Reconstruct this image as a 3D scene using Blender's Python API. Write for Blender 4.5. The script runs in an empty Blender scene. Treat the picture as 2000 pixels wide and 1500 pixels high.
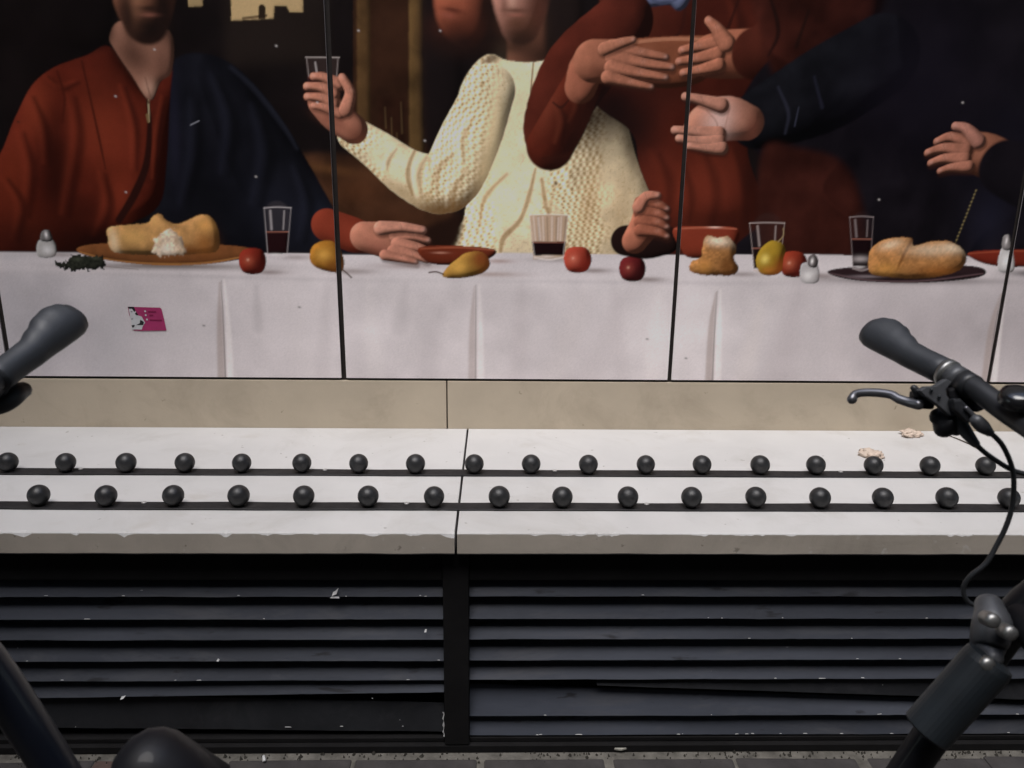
import bpy, bmesh, math, random
import numpy as np
from mathutils import Vector, Matrix, noise as mnoise

random.seed(7)
scene = bpy.context.scene
COL = scene.collection

# ------------------------------------------------------------------ camera
cam_d = bpy.data.cameras.new('camera')
cam = bpy.data.objects.new('camera', cam_d); COL.objects.link(cam)
cam_d.sensor_width = 36.0; cam_d.lens = 27.0; cam_d.clip_start = 0.02; cam_d.clip_end = 200.0
PITCH_C, YAW_C, ROLL_C = 0.2608, 0.0224, 0.0119
CAM = Vector((0.0, -2.2849, 1.3559))
_f = Vector((math.sin(YAW_C)*math.cos(PITCH_C), math.cos(YAW_C)*math.cos(PITCH_C), -math.sin(PITCH_C)))
_r = Vector((math.cos(YAW_C), -math.sin(YAW_C), 0.0)); _u = _r.cross(_f)
_r, _u = _r*math.cos(ROLL_C)+_u*math.sin(ROLL_C), _u*math.cos(ROLL_C)-_r*math.sin(ROLL_C)
cam.matrix_world = Matrix(((_r.x, _u.x, -_f.x, CAM.x), (_r.y, _u.y, -_f.y, CAM.y), (_r.z, _u.z, -_f.z, CAM.z), (0, 0, 0, 1)))
cam_d.dof.use_dof = True; cam_d.dof.focus_distance = 1.9; cam_d.dof.aperture_fstop = 8.5
scene.camera = cam

# ------------------------------------------------------------------ sky, sun, exposure (overcast lane)
SUN_EL, SUN_AZ = math.radians(68), math.radians(200)
world = bpy.data.worlds.new('World'); scene.world = world; world.use_nodes = True
wn = world.node_tree
sky = wn.nodes.new('ShaderNodeTexSky'); sky.sky_type = 'NISHITA'; sky.sun_disc = False
sky.sun_elevation = SUN_EL; sky.sun_rotation = SUN_AZ
sky.air_density = 1.0; sky.dust_density = 1.4; sky.ozone_density = 0.6
wn.nodes['Background'].inputs['Strength'].default_value = 0.10
wn.links.new(sky.outputs[0], wn.nodes['Background'].inputs['Color'])
sun_d = bpy.data.lights.new('sun', 'SUN'); sun_d.energy = 1.2; sun_d.angle = math.radians(40); sun_d.color = (1.0, .975, .95)
sun = bpy.data.objects.new('sun', sun_d); COL.objects.link(sun)
_sd = Vector((math.sin(SUN_AZ)*math.cos(SUN_EL), math.cos(SUN_AZ)*math.cos(SUN_EL), math.sin(SUN_EL)))
sun.rotation_euler = _sd.to_track_quat('Z', 'Y').to_euler()
vs = scene.view_settings
vs.view_transform = 'Standard'; vs.look = 'None'; vs.gamma = 1.0; vs.use_curve_mapping = False
vs.exposure = 1.36

scene.cycles.max_bounces = 5; scene.cycles.diffuse_bounces = 3; scene.cycles.glossy_bounces = 3; scene.cycles.caustics_reflective = False; scene.cycles.caustics_refractive = False

# ------------------------------------------------------------------ helpers
def mat(name, col, rough=.6, spec=.4, metal=0.0, var=0.0, vscale=8.0, bump=0.0, bscale=60.0, dirt=None, dscale=5.0, damt=.6, stretch=None, coat=0.0, layers=()):
    m = bpy.data.materials.new(name); m.use_nodes = True
    nt = m.node_tree; N = nt.nodes; L = nt.links; b = N['Principled BSDF']
    b.inputs['Roughness'].default_value = rough; b.inputs['Metallic'].default_value = metal
    b.inputs['Specular IOR Level'].default_value = spec; b.inputs['Coat Weight'].default_value = coat
    c4 = tuple(col)+(1,)
    b.inputs['Base Color'].default_value = c4
    tc = N.new('ShaderNodeTexCoord'); src = tc.outputs['Object']
    if stretch:
        mp = N.new('ShaderNodeMapping'); mp.inputs['Scale'].default_value = stretch
        L.new(src, mp.inputs[0]); src = mp.outputs[0]
    def nz(scale, detail=5, rgh=.6, dist=0.0):
        n = N.new('ShaderNodeTexNoise'); n.inputs['Scale'].default_value = scale; n.inputs['Detail'].default_value = detail
        n.inputs['Roughness'].default_value = rgh; n.inputs['Distortion'].default_value = dist
        L.new(src, n.inputs['Vector']); return n
    def mixc(fac, a, bcol, kind='MIX'):
        x = N.new('ShaderNodeMix'); x.data_type = 'RGBA'; x.blend_type = kind
        if fac is not None and not isinstance(fac, float): L.new(fac, x.inputs[0])
        else: x.inputs[0].default_value = fac if fac is not None else 1.0
        for sock, v in ((x.inputs[6], a), (x.inputs[7], bcol)):
            if isinstance(v, tuple): sock.default_value = v
            else: L.new(v, sock)
        return x.outputs[2]
    cur = c4
    if var:
        n = nz(vscale, 6); r = N.new('ShaderNodeMapRange')
        r.inputs[1].default_value = .3; r.inputs[2].default_value = .7; r.inputs[3].default_value = 1-var; r.inputs[4].default_value = 1+var
        L.new(n.outputs['Fac'], r.inputs[0])
        g = N.new('ShaderNodeCombineColor')
        for i in range(3): L.new(r.outputs[0], g.inputs[i])
        cur = mixc(None, cur, g.outputs[0], 'MULTIPLY')
    if dirt:
        n = nz(dscale, 9, .7, .6); r = N.new('ShaderNodeMapRange')
        r.inputs[1].default_value = .52; r.inputs[2].default_value = .72; r.inputs[3].default_value = 0; r.inputs[4].default_value = damt
        L.new(n.outputs['Fac'], r.inputs[0])
        cur = mixc(r.outputs[0], cur, tuple(dirt)+(1,))
    for (lc, sc, lo, hi, amt) in layers:        # sparse specks, chips, stains
        n = nz(sc, 3, .55); r = N.new('ShaderNodeMapRange')
        r.inputs[1].default_value = lo; r.inputs[2].default_value = hi; r.inputs[3].default_value = 0; r.inputs[4].default_value = amt
        L.new(n.outputs['Fac'], r.inputs[0])
        cur = mixc(r.outputs[0], cur, tuple(lc)+(1,))
    if not isinstance(cur, tuple): L.new(cur, b.inputs['Base Color'])
    if bump:
        n = nz(bscale, 6); bp = N.new('ShaderNodeBump'); bp.inputs['Strength'].default_value = bump; bp.inputs['Distance'].default_value = .004
        L.new(n.outputs['Fac'], bp.inputs['Height']); L.new(bp.outputs[0], b.inputs['Normal'])
    if rough < .9:
        n = nz(vscale*2.3, 5); r = N.new('ShaderNodeMapRange'); r.inputs[3].default_value = max(.05, rough-.1); r.inputs[4].default_value = min(1, rough+.14)
        L.new(n.outputs['Fac'], r.inputs[0]); L.new(r.outputs[0], b.inputs['Roughness'])
    return m

def mesh_obj(name, verts, faces, material, parent=None, smooth=False, loc=None):
    me = bpy.data.meshes.new(name); me.from_pydata([tuple(v) for v in verts], [], faces); me.update()
    if smooth:
        me.polygons.foreach_set('use_smooth', [True]*len(me.polygons))
    o = bpy.data.objects.new(name, me); COL.objects.link(o)
    if material: me.materials.append(material)
    if parent is not None: o.parent = parent
    if loc is not None: o.location = loc
    return o
def bm_obj(name, bm, material, parent=None, smooth=False, loc=None):
    me = bpy.data.meshes.new(name); bmesh.ops.recalc_face_normals(bm, faces=bm.faces); bm.to_mesh(me); bm.free()
    if smooth: me.polygons.foreach_set('use_smooth', [True]*len(me.polygons))
    o = bpy.data.objects.new(name, me); COL.objects.link(o)
    if material: me.materials.append(material)
    if parent is not None: o.parent = parent
    if loc is not None: o.location = loc
    return o
def tag(o, label=None, cat=None, group=None, kind=None):
    for k, v in (('label', label), ('category', cat), ('group', group), ('kind', kind)):
        if v: o[k] = v
    return o
def empty(name, loc=(0, 0, 0)):
    o = bpy.data.objects.new(name, None); COL.objects.link(o); o.location = loc; o.empty_display_size = .1
    return o
def box_bm(x0, x1, y0, y1, z0, z1, bev=0.0, seg=1, bm=None):
    bm = bm or bmesh.new()
    vs_ = [bm.verts.new((x, y, z)) for x in (x0, x1) for y in (y0, y1) for z in (z0, z1)]
    fs = [bm.faces.new([vs_[i] for i in q]) for q in ((0, 1, 3, 2), (4, 6, 7, 5), (0, 4, 5, 1), (2, 3, 7, 6), (0, 2, 6, 4), (1, 5, 7, 3))]
    if bev:
        es = list({e for f in fs for e in f.edges})
        bmesh.ops.bevel(bm, geom=es, offset=bev, segments=seg, profile=.6, affect='EDGES')
    return bm
def box(name, x0, x1, y0, y1, z0, z1, m, parent=None, bev=0.0, seg=1):
    return bm_obj(name, box_bm(x0, x1, y0, y1, z0, z1, bev, seg), m, parent)
def crom(pts, n):
    p = [Vector(q) for q in pts]; p = [2*p[0]-p[1]]+p+[2*p[-1]-p[-2]]; out = []
    for i in range(1, len(p)-2):
        a, b, c, d = p[i-1:i+3]
        for k in range(n):
            t = k/n; out.append(.5*(2*b+(c-a)*t+(2*a-5*b+4*c-d)*t*t+(3*b-a-3*c+d)*t**3))
    out.append(p[-2]); return out
def tube_bm(pts, rad, seg=14, n=1, cap=True, bm=None, round_ends=False, flat=None):
    """sweep of circles along a polyline; rad is one number or one per point; flat = (axis, factor) squashes sections"""
    bm = bm or bmesh.new()
    rr = rad if isinstance(rad, (list, tuple)) else [rad]*len(pts)
    P = [Vector(q) for q in pts]
    if n > 1:
        R4 = crom([(r, 0, 0) for r in rr], n); P = crom(P, n); rr = [max(.0002, v.x) for v in R4]
    if round_ends:
        d0 = (P[0]-P[1]).normalized(); d1 = (P[-1]-P[-2]).normalized(); a, b = rr[0], rr[-1]
        P = [P[0]+d0*a*.95, P[0]+d0*a*.75, P[0]+d0*a*.4]+P+[P[-1]+d1*b*.4, P[-1]+d1*b*.75, P[-1]+d1*b*.95]
        rr = [a*.25, a*.66, a*.92]+rr+[b*.92, b*.66, b*.25]
    t0 = (P[1]-P[0]).normalized(); ref = Vector((0, 0, 1)) if abs(t0.z) < .9 else Vector((1, 0, 0))
    u = t0.cross(ref).normalized(); rings = []
    for i, p in enumerate(P):
        t = ((P[min(i+1, len(P)-1)]-P[max(i-1, 0)])).normalized()
        u = (u-t*u.dot(t)).normalized(); v = t.cross(u)
        ring = []
        for k in range(seg):
            a = 2*math.pi*k/seg; off = (u*math.cos(a)+v*math.sin(a))*rr[i]
            if flat: off = off-flat[0]*off.dot(flat[0])*(1-flat[1])
            ring.append(bm.verts.new(p+off))
        rings.append(ring)
    for a, b in zip(rings[:-1], rings[1:]):
        for k in range(seg): bm.faces.new((a[k], a[(k+1) % seg], b[(k+1) % seg], b[k]))
    if cap:
        bm.faces.new(rings[0][::-1]); bm.faces.new(rings[-1])
    return bm
def tube(name, pts, rad, m, parent=None, **kw):
    return bm_obj(name, tube_bm(pts, rad, **kw), m, parent, smooth=True)
def lathe_bm(c, axis, prof, seg=24, bm=None):
    """prof: (distance along axis, radius)"""
    axis = Vector(axis).normalized(); ref = Vector((0, 0, 1)) if abs(axis.z) < .9 else Vector((1, 0, 0))
    u = axis.cross(ref).normalized(); v = axis.cross(u); bm = bm or bmesh.new(); rings = []
    for d, r in prof:
        rings.append([bm.verts.new(Vector(c)+axis*d+(u*math.cos(2*math.pi*k/seg)+v*math.sin(2*math.pi*k/seg))*max(r, 1e-4)) for k in range(seg)])
    for a, b in zip(rings[:-1], rings[1:]):
        for k in range(seg): bm.faces.new((a[k], a[(k+1) % seg], b[(k+1) % seg], b[k]))
    bm.faces.new(rings[0][::-1]); bm.faces.new(rings[-1])
    return bm
def torus_bm(c, axis, R, r, seg=48, sec=10, a0=0.0, a1=2*math.pi, bm=None, squash=1.0):
    axis = Vector(axis).normalized(); ref = Vector((0, 0, 1)); u = axis.cross(ref).normalized(); v = u.cross(axis)*-1
    full = abs(a1-a0-2*math.pi) < 1e-6; bm = bm or bmesh.new(); rings = []
    for i in range(seg+(0 if full else 1)):
        a = a0+(a1-a0)*i/seg; d = u*math.cos(a)+v*math.sin(a)
        rings.append([bm.verts.new(Vector(c)+d*(R+r*math.cos(2*math.pi*k/sec))+axis*(r*squash*math.sin(2*math.pi*k/sec))) for k in range(sec)])
    m = len(rings)
    for i in range(m if full else m-1):
        a, b = rings[i], rings[(i+1) % m]
        for k in range(sec): bm.faces.new((a[k], a[(k+1) % sec], b[(k+1) % sec], b[k]))
    return bm

# ------------------------------------------------------------------ materials
M = {}
M['stone'] = mat('pale_stone', (.54, .53, .52), .55, .35, var=.06, vscale=4, bump=.08, bscale=90, dirt=(.36, .34, .31), dscale=2.6, damt=.45, layers=[((.16, .145, .12), 46, .71, .76, .6), ((.42, .39, .35), 9, .62, .76, .35)])
M['skirt'] = mat('buff_stone', (.50, .425, .325), .6, .3, var=.12, vscale=3.0, bump=.08, bscale=110, dirt=(.33, .27, .20), dscale=4.2, damt=.5, layers=[((.20, .16, .11), 30, .70, .76, .6)])
M['fascia'] = mat('weathered_stone', (.46, .41, .35), .65, .3, var=.14, vscale=5, bump=.12, bscale=90, dirt=(.27, .24, .20), dscale=4.0, damt=.5, layers=[((.14, .12, .09), 40, .69, .75, .6), ((.56, .54, .51), 26, .66, .72, .6)])
M['black_rail'] = mat('black_rail', (.013, .012, .013), .6, .3, var=.3, vscale=20, bump=.15, bscale=120, dirt=(.06, .055, .05), dscale=16, damt=.3)
M['ball'] = mat('black_ball', (.016, .016, .017), .42, .45, var=.25, vscale=30, bump=.12, bscale=160, dirt=(.09, .085, .08), dscale=22, damt=.4)
M['screw'] = mat('zinc_screw', (.45, .44, .43), .4, .5, metal=.6)
M['slat'] = mat('slat_paint', (.041, .046, .060), .66, .3, var=.35, vscale=5, bump=.35, bscale=26, stretch=(.25, 1, 1), dirt=(.085, .085, .092), dscale=9, damt=.7, layers=[((.012, .012, .014), 34, .64, .70, .8), ((.5, .5, .5), 120, .79, .80, .9)])
M['slat_dark'] = mat('slat_dark_and_shade', (.016, .017, .020), .7, .3, var=.4, vscale=6, bump=.35, bscale=26, dirt=(.04, .04, .045), dscale=8, damt=.6, layers=[((.45, .45, .45), 110, .765, .78, .9)])  # dark lower board; also shade put into the less lit right slat's colour
M['void'] = mat('vent_frame_paint', (.008, .0075, .008), .8, .2, var=.3, vscale=10, layers=[((.35, .35, .35), 90, .775, .785, .8)])
M['joint'] = mat('joint_channel', (.028, .023, .021), .8, .2, var=.3, vscale=14)
M['wall'] = mat('rendered_wall', (.22, .20, .18), .85, .2, var=.2, vscale=2)
M['wall2'] = mat('dark_facade', (.11, .10, .095), .85, .2, var=.2, vscale=1.2)
M['paver'] = mat('paver', (.050, .046, .046), .85, .25, var=.35, vscale=9, bump=.5, bscale=50, dirt=(.05, .045, .04), dscale=12, damt=.6)
M['paver_red'] = mat('paver_red', (.085, .055, .048), .85, .25, var=.35, vscale=9, bump=.5, bscale=50, dirt=(.05, .045, .04), dscale=12, damt=.6)
M['mortar'] = mat('mortar', (.075, .070, .063), .95, .1, var=.3, vscale=20, bump=.5, bscale=80)
M['rubber'] = mat('grip_rubber', (.034, .037, .043), .46, .5, var=.15, vscale=30, bump=.06, bscale=300)
M['bar'] = mat('bar_black', (.022, .023, .026), .42, .45, var=.15, vscale=20)
M['alloy_dark'] = mat('dark_alloy', (.085, .088, .095), .45, .5, metal=.3, var=.2, vscale=40, bump=.05, bscale=200)
M['bell'] = mat('bell_black', (.012, .012, .013), .22, .6, coat=.4)
M['lever'] = mat('lever_alloy', (.20, .20, .215), .32, .5, metal=.75, var=.15, vscale=40)
M['steel'] = mat('bolt_steel', (.32, .32, .31), .42, .5, metal=.9)
M['frame'] = mat('frame_navy', (.007, .009, .016), .36, .45, var=.1, coat=.15)
M['frame2'] = mat('frame_black', (.006, .006, .008), .55, .3, var=.1, coat=.1)
M['lampbody'] = mat('lamp_shell', (.012, .016, .020), .5, .45, var=.2, vscale=18)
M['tyre'] = mat('tyre_rubber', (.016, .016, .017), .8, .3, var=.2, bump=.3, bscale=200)
M['rim'] = mat('rim_alloy', (.20, .20, .21), .35, .5, metal=.8)
M['cable'] = mat('cable_sheath', (.026, .028, .031), .5, .4)
M['tissue'] = mat('damp_tissue', (.56, .46, .38), .8, .3, var=.12, vscale=40, bump=.2, bscale=160, dirt=(.45, .27, .21), dscale=40, damt=.5)
M['twig'] = mat('twig', (.12, .10, .08), .8, .2, var=.2)
M['white_bit'] = mat('paint_flake', (.60, .60, .60), .8, .2, var=.15, vscale=60)
M['pink'] = mat('sticker_pink', (.36, .035, .125), .5, .3, var=.12, vscale=30)
M['pink_dark'] = mat('sticker_ink', (.20, .012, .06), .5, .3)
M['card_white'] = mat('sticker_white', (.55, .55, .56), .55, .3, var=.1, vscale=40)
M['card_black'] = mat('sticker_black', (.02, .018, .02), .55, .3)
M['card_grey'] = mat('sticker_grey', (.25, .24, .25), .55, .3, var=.1, vscale=60)

# the printed panels carry their picture as a colour attribute
GAIN = 1.70
pm = bpy.data.materials.new('printed_panel'); pm.use_nodes = True
_n = pm.node_tree.nodes; _l = pm.node_tree.links; _b = _n['Principled BSDF']
_a = _n.new('ShaderNodeAttribute'); _a.attribute_name = 'print'
_t = _n.new('ShaderNodeTexCoord'); _z = _n.new('ShaderNodeTexNoise'); _z.inputs['Scale'].default_value = 3.0; _z.inputs['Detail'].default_value = 8
_l.new(_t.outputs['Object'], _z.inputs['Vector'])
_r2 = _n.new('ShaderNodeMapRange'); _r2.inputs[3].default_value = .30; _r2.inputs[4].default_value = .55; _l.new(_z.outputs['Fac'], _r2.inputs[0])
_l.new(_a.outputs['Color'], _b.inputs['Base Color']); _l.new(_r2.outputs[0], _b.inputs['Roughness'])
_b.inputs['Specular IOR Level'].default_value = .12
M['print'] = pm

# ------------------------------------------------------------------ setting
LT = 0.600                      # ledge top
LF = -0.7324                    # ledge front edge
tag(box('ground', -40, 40, -40, 30, -.30, -.034, M['mortar']), kind='structure')
M['bed'] = mat('joint_sand', (.13, .122, .108), .95, .1, var=.4, vscale=25, bump=.5, bscale=80)
pavement = tag(box('pavement', -6, 6, -4.4, -.55, -.0335, -.004, M['bed']), kind='structure')
tag(box('wall_opposite', -14, 14, -5.2, -4.6, -.2, 6.5, M['wall2']), kind='structure')
tag(box('wall_back', -14, 14, .030, .60, -.2, 7.0, M['wall']), kind='structure')
tag(box('wall_upper', -14, 14, -.010, .0295, 2.215, 7.0, M['wall']), kind='structure')

# unseen slabs added above left and right so daylight falls off towards the edges
tag(box('sky_blocker_left', -14, -2.15, -4.6, -.0105, 3.9, 4.3, M['wall2']), kind='structure')
tag(box('sky_blocker_right', 2.2, 14, -4.6, -.0105, 3.9, 4.3, M['wall2']), kind='structure')

# pavers: bonded rows in front of the vent, laid in the mortar bed
def paver_mesh(seed):
    bm = box_bm(-.146, .146, -.092, .092, -.020, .0, .006, 2)
    for v in bm.verts:
        q = mnoise.noise(Vector((v.co.x*9+seed*7, v.co.y*9, seed))); v.co.z += q*.003; v.co.x += q*.003
        v.co.y += mnoise.noise(Vector((v.co.x*14, seed*3.1, 2)))*.003
    me = bpy.data.meshes.new('paver'); bm.to_mesh(me); bm.free(); return me
pm_ = [paver_mesh(i) for i in range(6)]
row_off = [.125, -.02, .15, .05, -.1, .11, .02, -.07, .13, .0]
pmes = {}
for r in range(8):
    for c in range(-9, 10):
        x = c*.308+row_off[r]+.02*math.sin(c*3+r); y = -.815-r*.198
        red = random.random() < .06; k = (random.randrange(6), red)
        if k not in pmes:
            me = pm_[k[0]].copy(); me.materials.append(M['paver_red' if red else 'paver']); pmes[k] = me
        o = bpy.data.objects.new('paver', pmes[k]); COL.objects.link(o); o.parent = pavement
        o.location = (x, y, random.uniform(-.003, .003)); o.rotation_euler = (0, 0, random.uniform(-.025, .025))

# ------------------------------------------------------------------ stone skirting course and ledge
def skirt_panel(x0, x1, label):
    tag(box('skirting_panel', x0, x1, .001, .0290, LT-.004, .7535, M['skirt'], bev=.0012), label, 'wall panel', 'buff stone skirting panels')
skirt_panel(-2.40, -.1515, 'long buff stone skirting panel under the mural, left of its only visible joint')
skirt_panel(-.1475, 2.50, 'long buff stone skirting panel under the mural, right of its only visible joint')

def slab(x0, x1, label, seed, endchip):
    """ledge slab: flat top, worn and chipped front arris, square front face"""
    n = int((x1-x0)/.006); V = []; Fc = []
    rnd = random.Random(seed)
    chips = [(rnd.uniform(x0, x1), rnd.uniform(.006, .02), rnd.uniform(.003, .009)) for _ in range(26)]
    chips += endchip
    xs = [x0+(x1-x0)*i/n for i in range(n+1)]
    for x in xs:
        b = .0022+.0012*abs(mnoise.noise(Vector((x*40, seed, 0))))
        for cx, w, h in chips:
            t = abs(x-cx)/w
            if t < 1: b += h*(1-t*t)*(.6+.5*mnoise.noise(Vector((x*160, seed, 3))))
        b = max(.0015, b); wv = .0015*mnoise.noise(Vector((x*2.2, seed, 5)))
        fy = LF+wv; bz = LT-.053+.0012*mnoise.noise(Vector((x*12, seed, 9)))
        V += [(x, .0, LT), (x, -.37, LT), (x, fy+b*1.1, LT), (x, fy+b*.35, LT-b*.3), (x, fy, LT-b), (x, fy+.0005, bz+.004), (x, fy+.004, bz), (x, -.3, bz), (x, .0, bz)]
    m = 9
    for i in range(n):
        for k in range(m):
            a = i*m+k; b_ = i*m+(k+1) % m
            Fc.append((a, b_, b_+m, a+m))
    Fc.append(tuple(range(m))); Fc.append(tuple(n*m+k for k in reversed(range(m))))
    o = mesh_obj('ledge_slab', V, Fc, M['stone'])
    o.data.materials.append(M['fascia'])          # the upright front is weathered buff
    for i in range(n): o.data.polygons[i*m+4].material_index = 1
    tag(o, label, 'stone ledge', 'stone ledge slabs')
    return o
slab(-2.6, -.0885, 'white stone ledge slab with chipped right end, left of the dark crack', 3, [(-.0885, .030, .016), (-1.03, .022, .010)])
slab(-.0825, 2.7, 'white stone ledge slab running right from the dark crack, below the right handlebar', 8, [(.16, .016, .006), (.26, .02, .006)])

# ------------------------------------------------------------------ stud rails (black strip, ball studs, screws)
def ball_mesh():
    bm = lathe_bm((0, 0, 0), (0, 0, 1), [(-.0255, .011), (-.0235, .0115)]+[(-.0250*math.cos(a), .0250*math.sin(a)) for a in [math.radians(q) for q in range(30, 180, 10)]]+[(.025, .0006)], 28)
    me = bpy.data.meshes.new('ball'); bmesh.ops.recalc_face_normals(bm, faces=bm.faces); bm.to_mesh(me); bm.free()
    me.polygons.foreach_set('use_smooth', [True]*len(me.polygons)); me.materials.append(M['ball']); return me
BALL = ball_mesh()
bm = lathe_bm((0, 0, 0), (0, 0, 1), [(0, .006), (.0018, .0058), (.0030, .0035)], 12)
SCREW = bpy.data.meshes.new('screw'); bmesh.ops.recalc_face_normals(bm, faces=bm.faces); bm.to_mesh(SCREW); bm.free(); SCREW.materials.append(M['screw'])
def stud_rail(x0, n, step, yc, label, seed, screws):
    root = empty('stud_rail', (0, yc, LT)); tag(root, label, 'stud rail', 'black stud rails on the ledge')
    xa, xb = -2.55, 2.65; N = 260; V = []; Fc = []
    for i in range(N+1):
        x = xa+(xb-xa)*i/N; w = .0018*mnoise.noise(Vector((x*3, seed, 0)))+.0008*mnoise.noise(Vector((x*17, seed, 1)))
        wb = .0030*mnoise.noise(Vector((x*4.3, seed, 7))); h = .0045+.0012*mnoise.noise(Vector((x*5, seed, 4)))
        V += [(x, .020+wb, .0006), (x, .0185+wb, h), (x, -.0195+w, h), (x, -.021+w, h-.0012), (x, -.021+w, .0006)]
    for i in range(N):
        for k in range(5): a = i*5+k; b = i*5+(k+1) % 5; Fc.append((a, a+5, b+5, b))
    mesh_obj('rail', V, Fc, M['black_rail'], root)
    jx = random.Random(seed)
    for k in range(-8, n+8):
        x = x0+step*k
        if not xa+.05 < x < xb-.05: continue
        o = bpy.data.objects.new('ball', BALL); COL.objects.link(o); o.parent = root
        o.location = (x+jx.uniform(-.003, .003), jx.uniform(-.0015, .0015), .0285)
        o.rotation_euler = (0, 0, jx.uniform(0, 6)); s_ = jx.uniform(.97, 1.02); o.scale = (s_, s_, s_)
    for sx in screws:
        o = bpy.data.objects.new('screw', SCREW); COL.objects.link(o); o.parent = root; o.location = (sx, .010, .0049)
stud_rail(-1.2695, 18, .1519, -.378, 'black rail of small ball studs along the ledge, the one nearer the mural', 21, [-1.87, -1.09, -.45, .16, .93, 1.6, 2.2])
stud_rail(-1.0646, 16, .1535, -.594, 'black rail of larger ball studs along the ledge, the one nearer the front edge', 37, [-1.6, -.83, -.21, .365, .80, 1.5, 2.1])

# ------------------------------------------------------------------ slatted vents below the ledge
box_back = tag(box('vent_recess', -2.6, 2.7, -.600, -.560, -.006, LT-.0535, M['void']), kind='structure')
tag(box('vent_sill', -2.6, 2.7, -.699, -.6005, -.005, .020, M['void'], bev=.004), kind='structure')
def slat_obj(x0, x1, zt0, zb0, zt1, zb1, m, parent, seed, yt=-.660, yb=-.690, th=.007, y_end=0.0):
    """one slat, tilted out at its foot; its two ends may sit at different heights; edges a little ragged"""
    N = max(8, int((x1-x0)/.02)); V = []; Fc = []
    for i in range(N+1):
        t = i/N; x = x0+(x1-x0)*t
        zt = zt0+(zt1-zt0)*t+.0010*mnoise.noise(Vector((x*5, seed, 0))); zb = zb0+(zb1-zb0)*t+.0013*mnoise.noise(Vector((x*7, seed, 4)))+.0009*mnoise.noise(Vector((x*60, seed, 2)))
        wob = .0015*mnoise.noise(Vector((x*3, seed, 8)))+y_end*t
        V += [(x, yt+wob, zt), (x, yt+wob+.003, zt), (x, yb+wob+th, zb), (x, yb+wob, zb)]
    for i in range(N):
        for k in range(4): a = i*4+k; b = i*4+(k+1) % 4; Fc.append((a, b, b+4, a+4))
    Fc.append((0, 1, 2, 3)); Fc.append(tuple(N*4+k for k in (3, 2, 1, 0)))
    return mesh_obj('slat', V, Fc, m, parent)
def vent(x0, x1, label):
    root = empty('slatted_vent', ((x0+x1)/2, -.68, 0)); tag(root, label, 'vent', 'slatted vents under the ledge')
    return root
def w2l(root, o):
    o.matrix_parent_inverse = Matrix.Translation(-root.location); return o
ZT = [.460, .399, .342, .287, .234]; ZB = [.420, .361, .307, .250, .197]
# left bay
vl = vent(-2.5, -.118, 'dark slatted vent left of the black post, its lowest boards slipped and crooked')
for k, (a, b) in enumerate(zip(ZT, ZB)): w2l(vl, slat_obj(-2.5, -.119, a-.003, b-.003, a-.001, b-.001, M['slat'], vl, k+1))
w2l(vl, slat_obj(-2.5, -.119, .158, .128, .190, .163, M['slat'], vl, 11, yt=-.668))
w2l(vl, slat_obj(-2.5, -.121, .195, .085, .118, .046, M['slat_dark'], vl, 12, yt=-.672, yb=-.684))
# right bay
vr = vent(-.058, 2.6, 'dark slatted vent right of the black post, one slat sagging to the right')
for k, (a, b) in enumerate(zip(ZT, ZB)): w2l(vr, slat_obj(-.0575, 2.6, a, b, a, b, M['slat'], vr, k+31))
w2l(vr, slat_obj(.25, 2.6, .189, .176, .188, .080, M['slat_dark'], vr, 42, yt=-.676, yb=-.684))
w2l(vr, slat_obj(-.0575, 2.6, .165, .095, .060, .094, M['slat'], vr, 41, yt=-.662))
w2l(vr, slat_obj(-.0575, 2.6, .080, .040, .080, .039, M['slat'], vr, 43, yt=-.668))
for root, xa, xb in ((vl, -2.55, -.1185), (vr, -.0578, 2.65)):
    w2l(root, box('top_rail', xa, xb, -.694, -.655, .463, LT-.0545, M['void'], root, bev=.002))
    w2l(root, box('foot_rail', xa, xb, -.690, -.640, .0205, .034, M['void'], root, bev=.002))
post = tag(box('vent_post', -.1180, -.0582, -.700, -.6405, .0205, LT-.0540, M['void'], bev=.002), 'plain black upright post between the two slatted vents', 'post')

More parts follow.
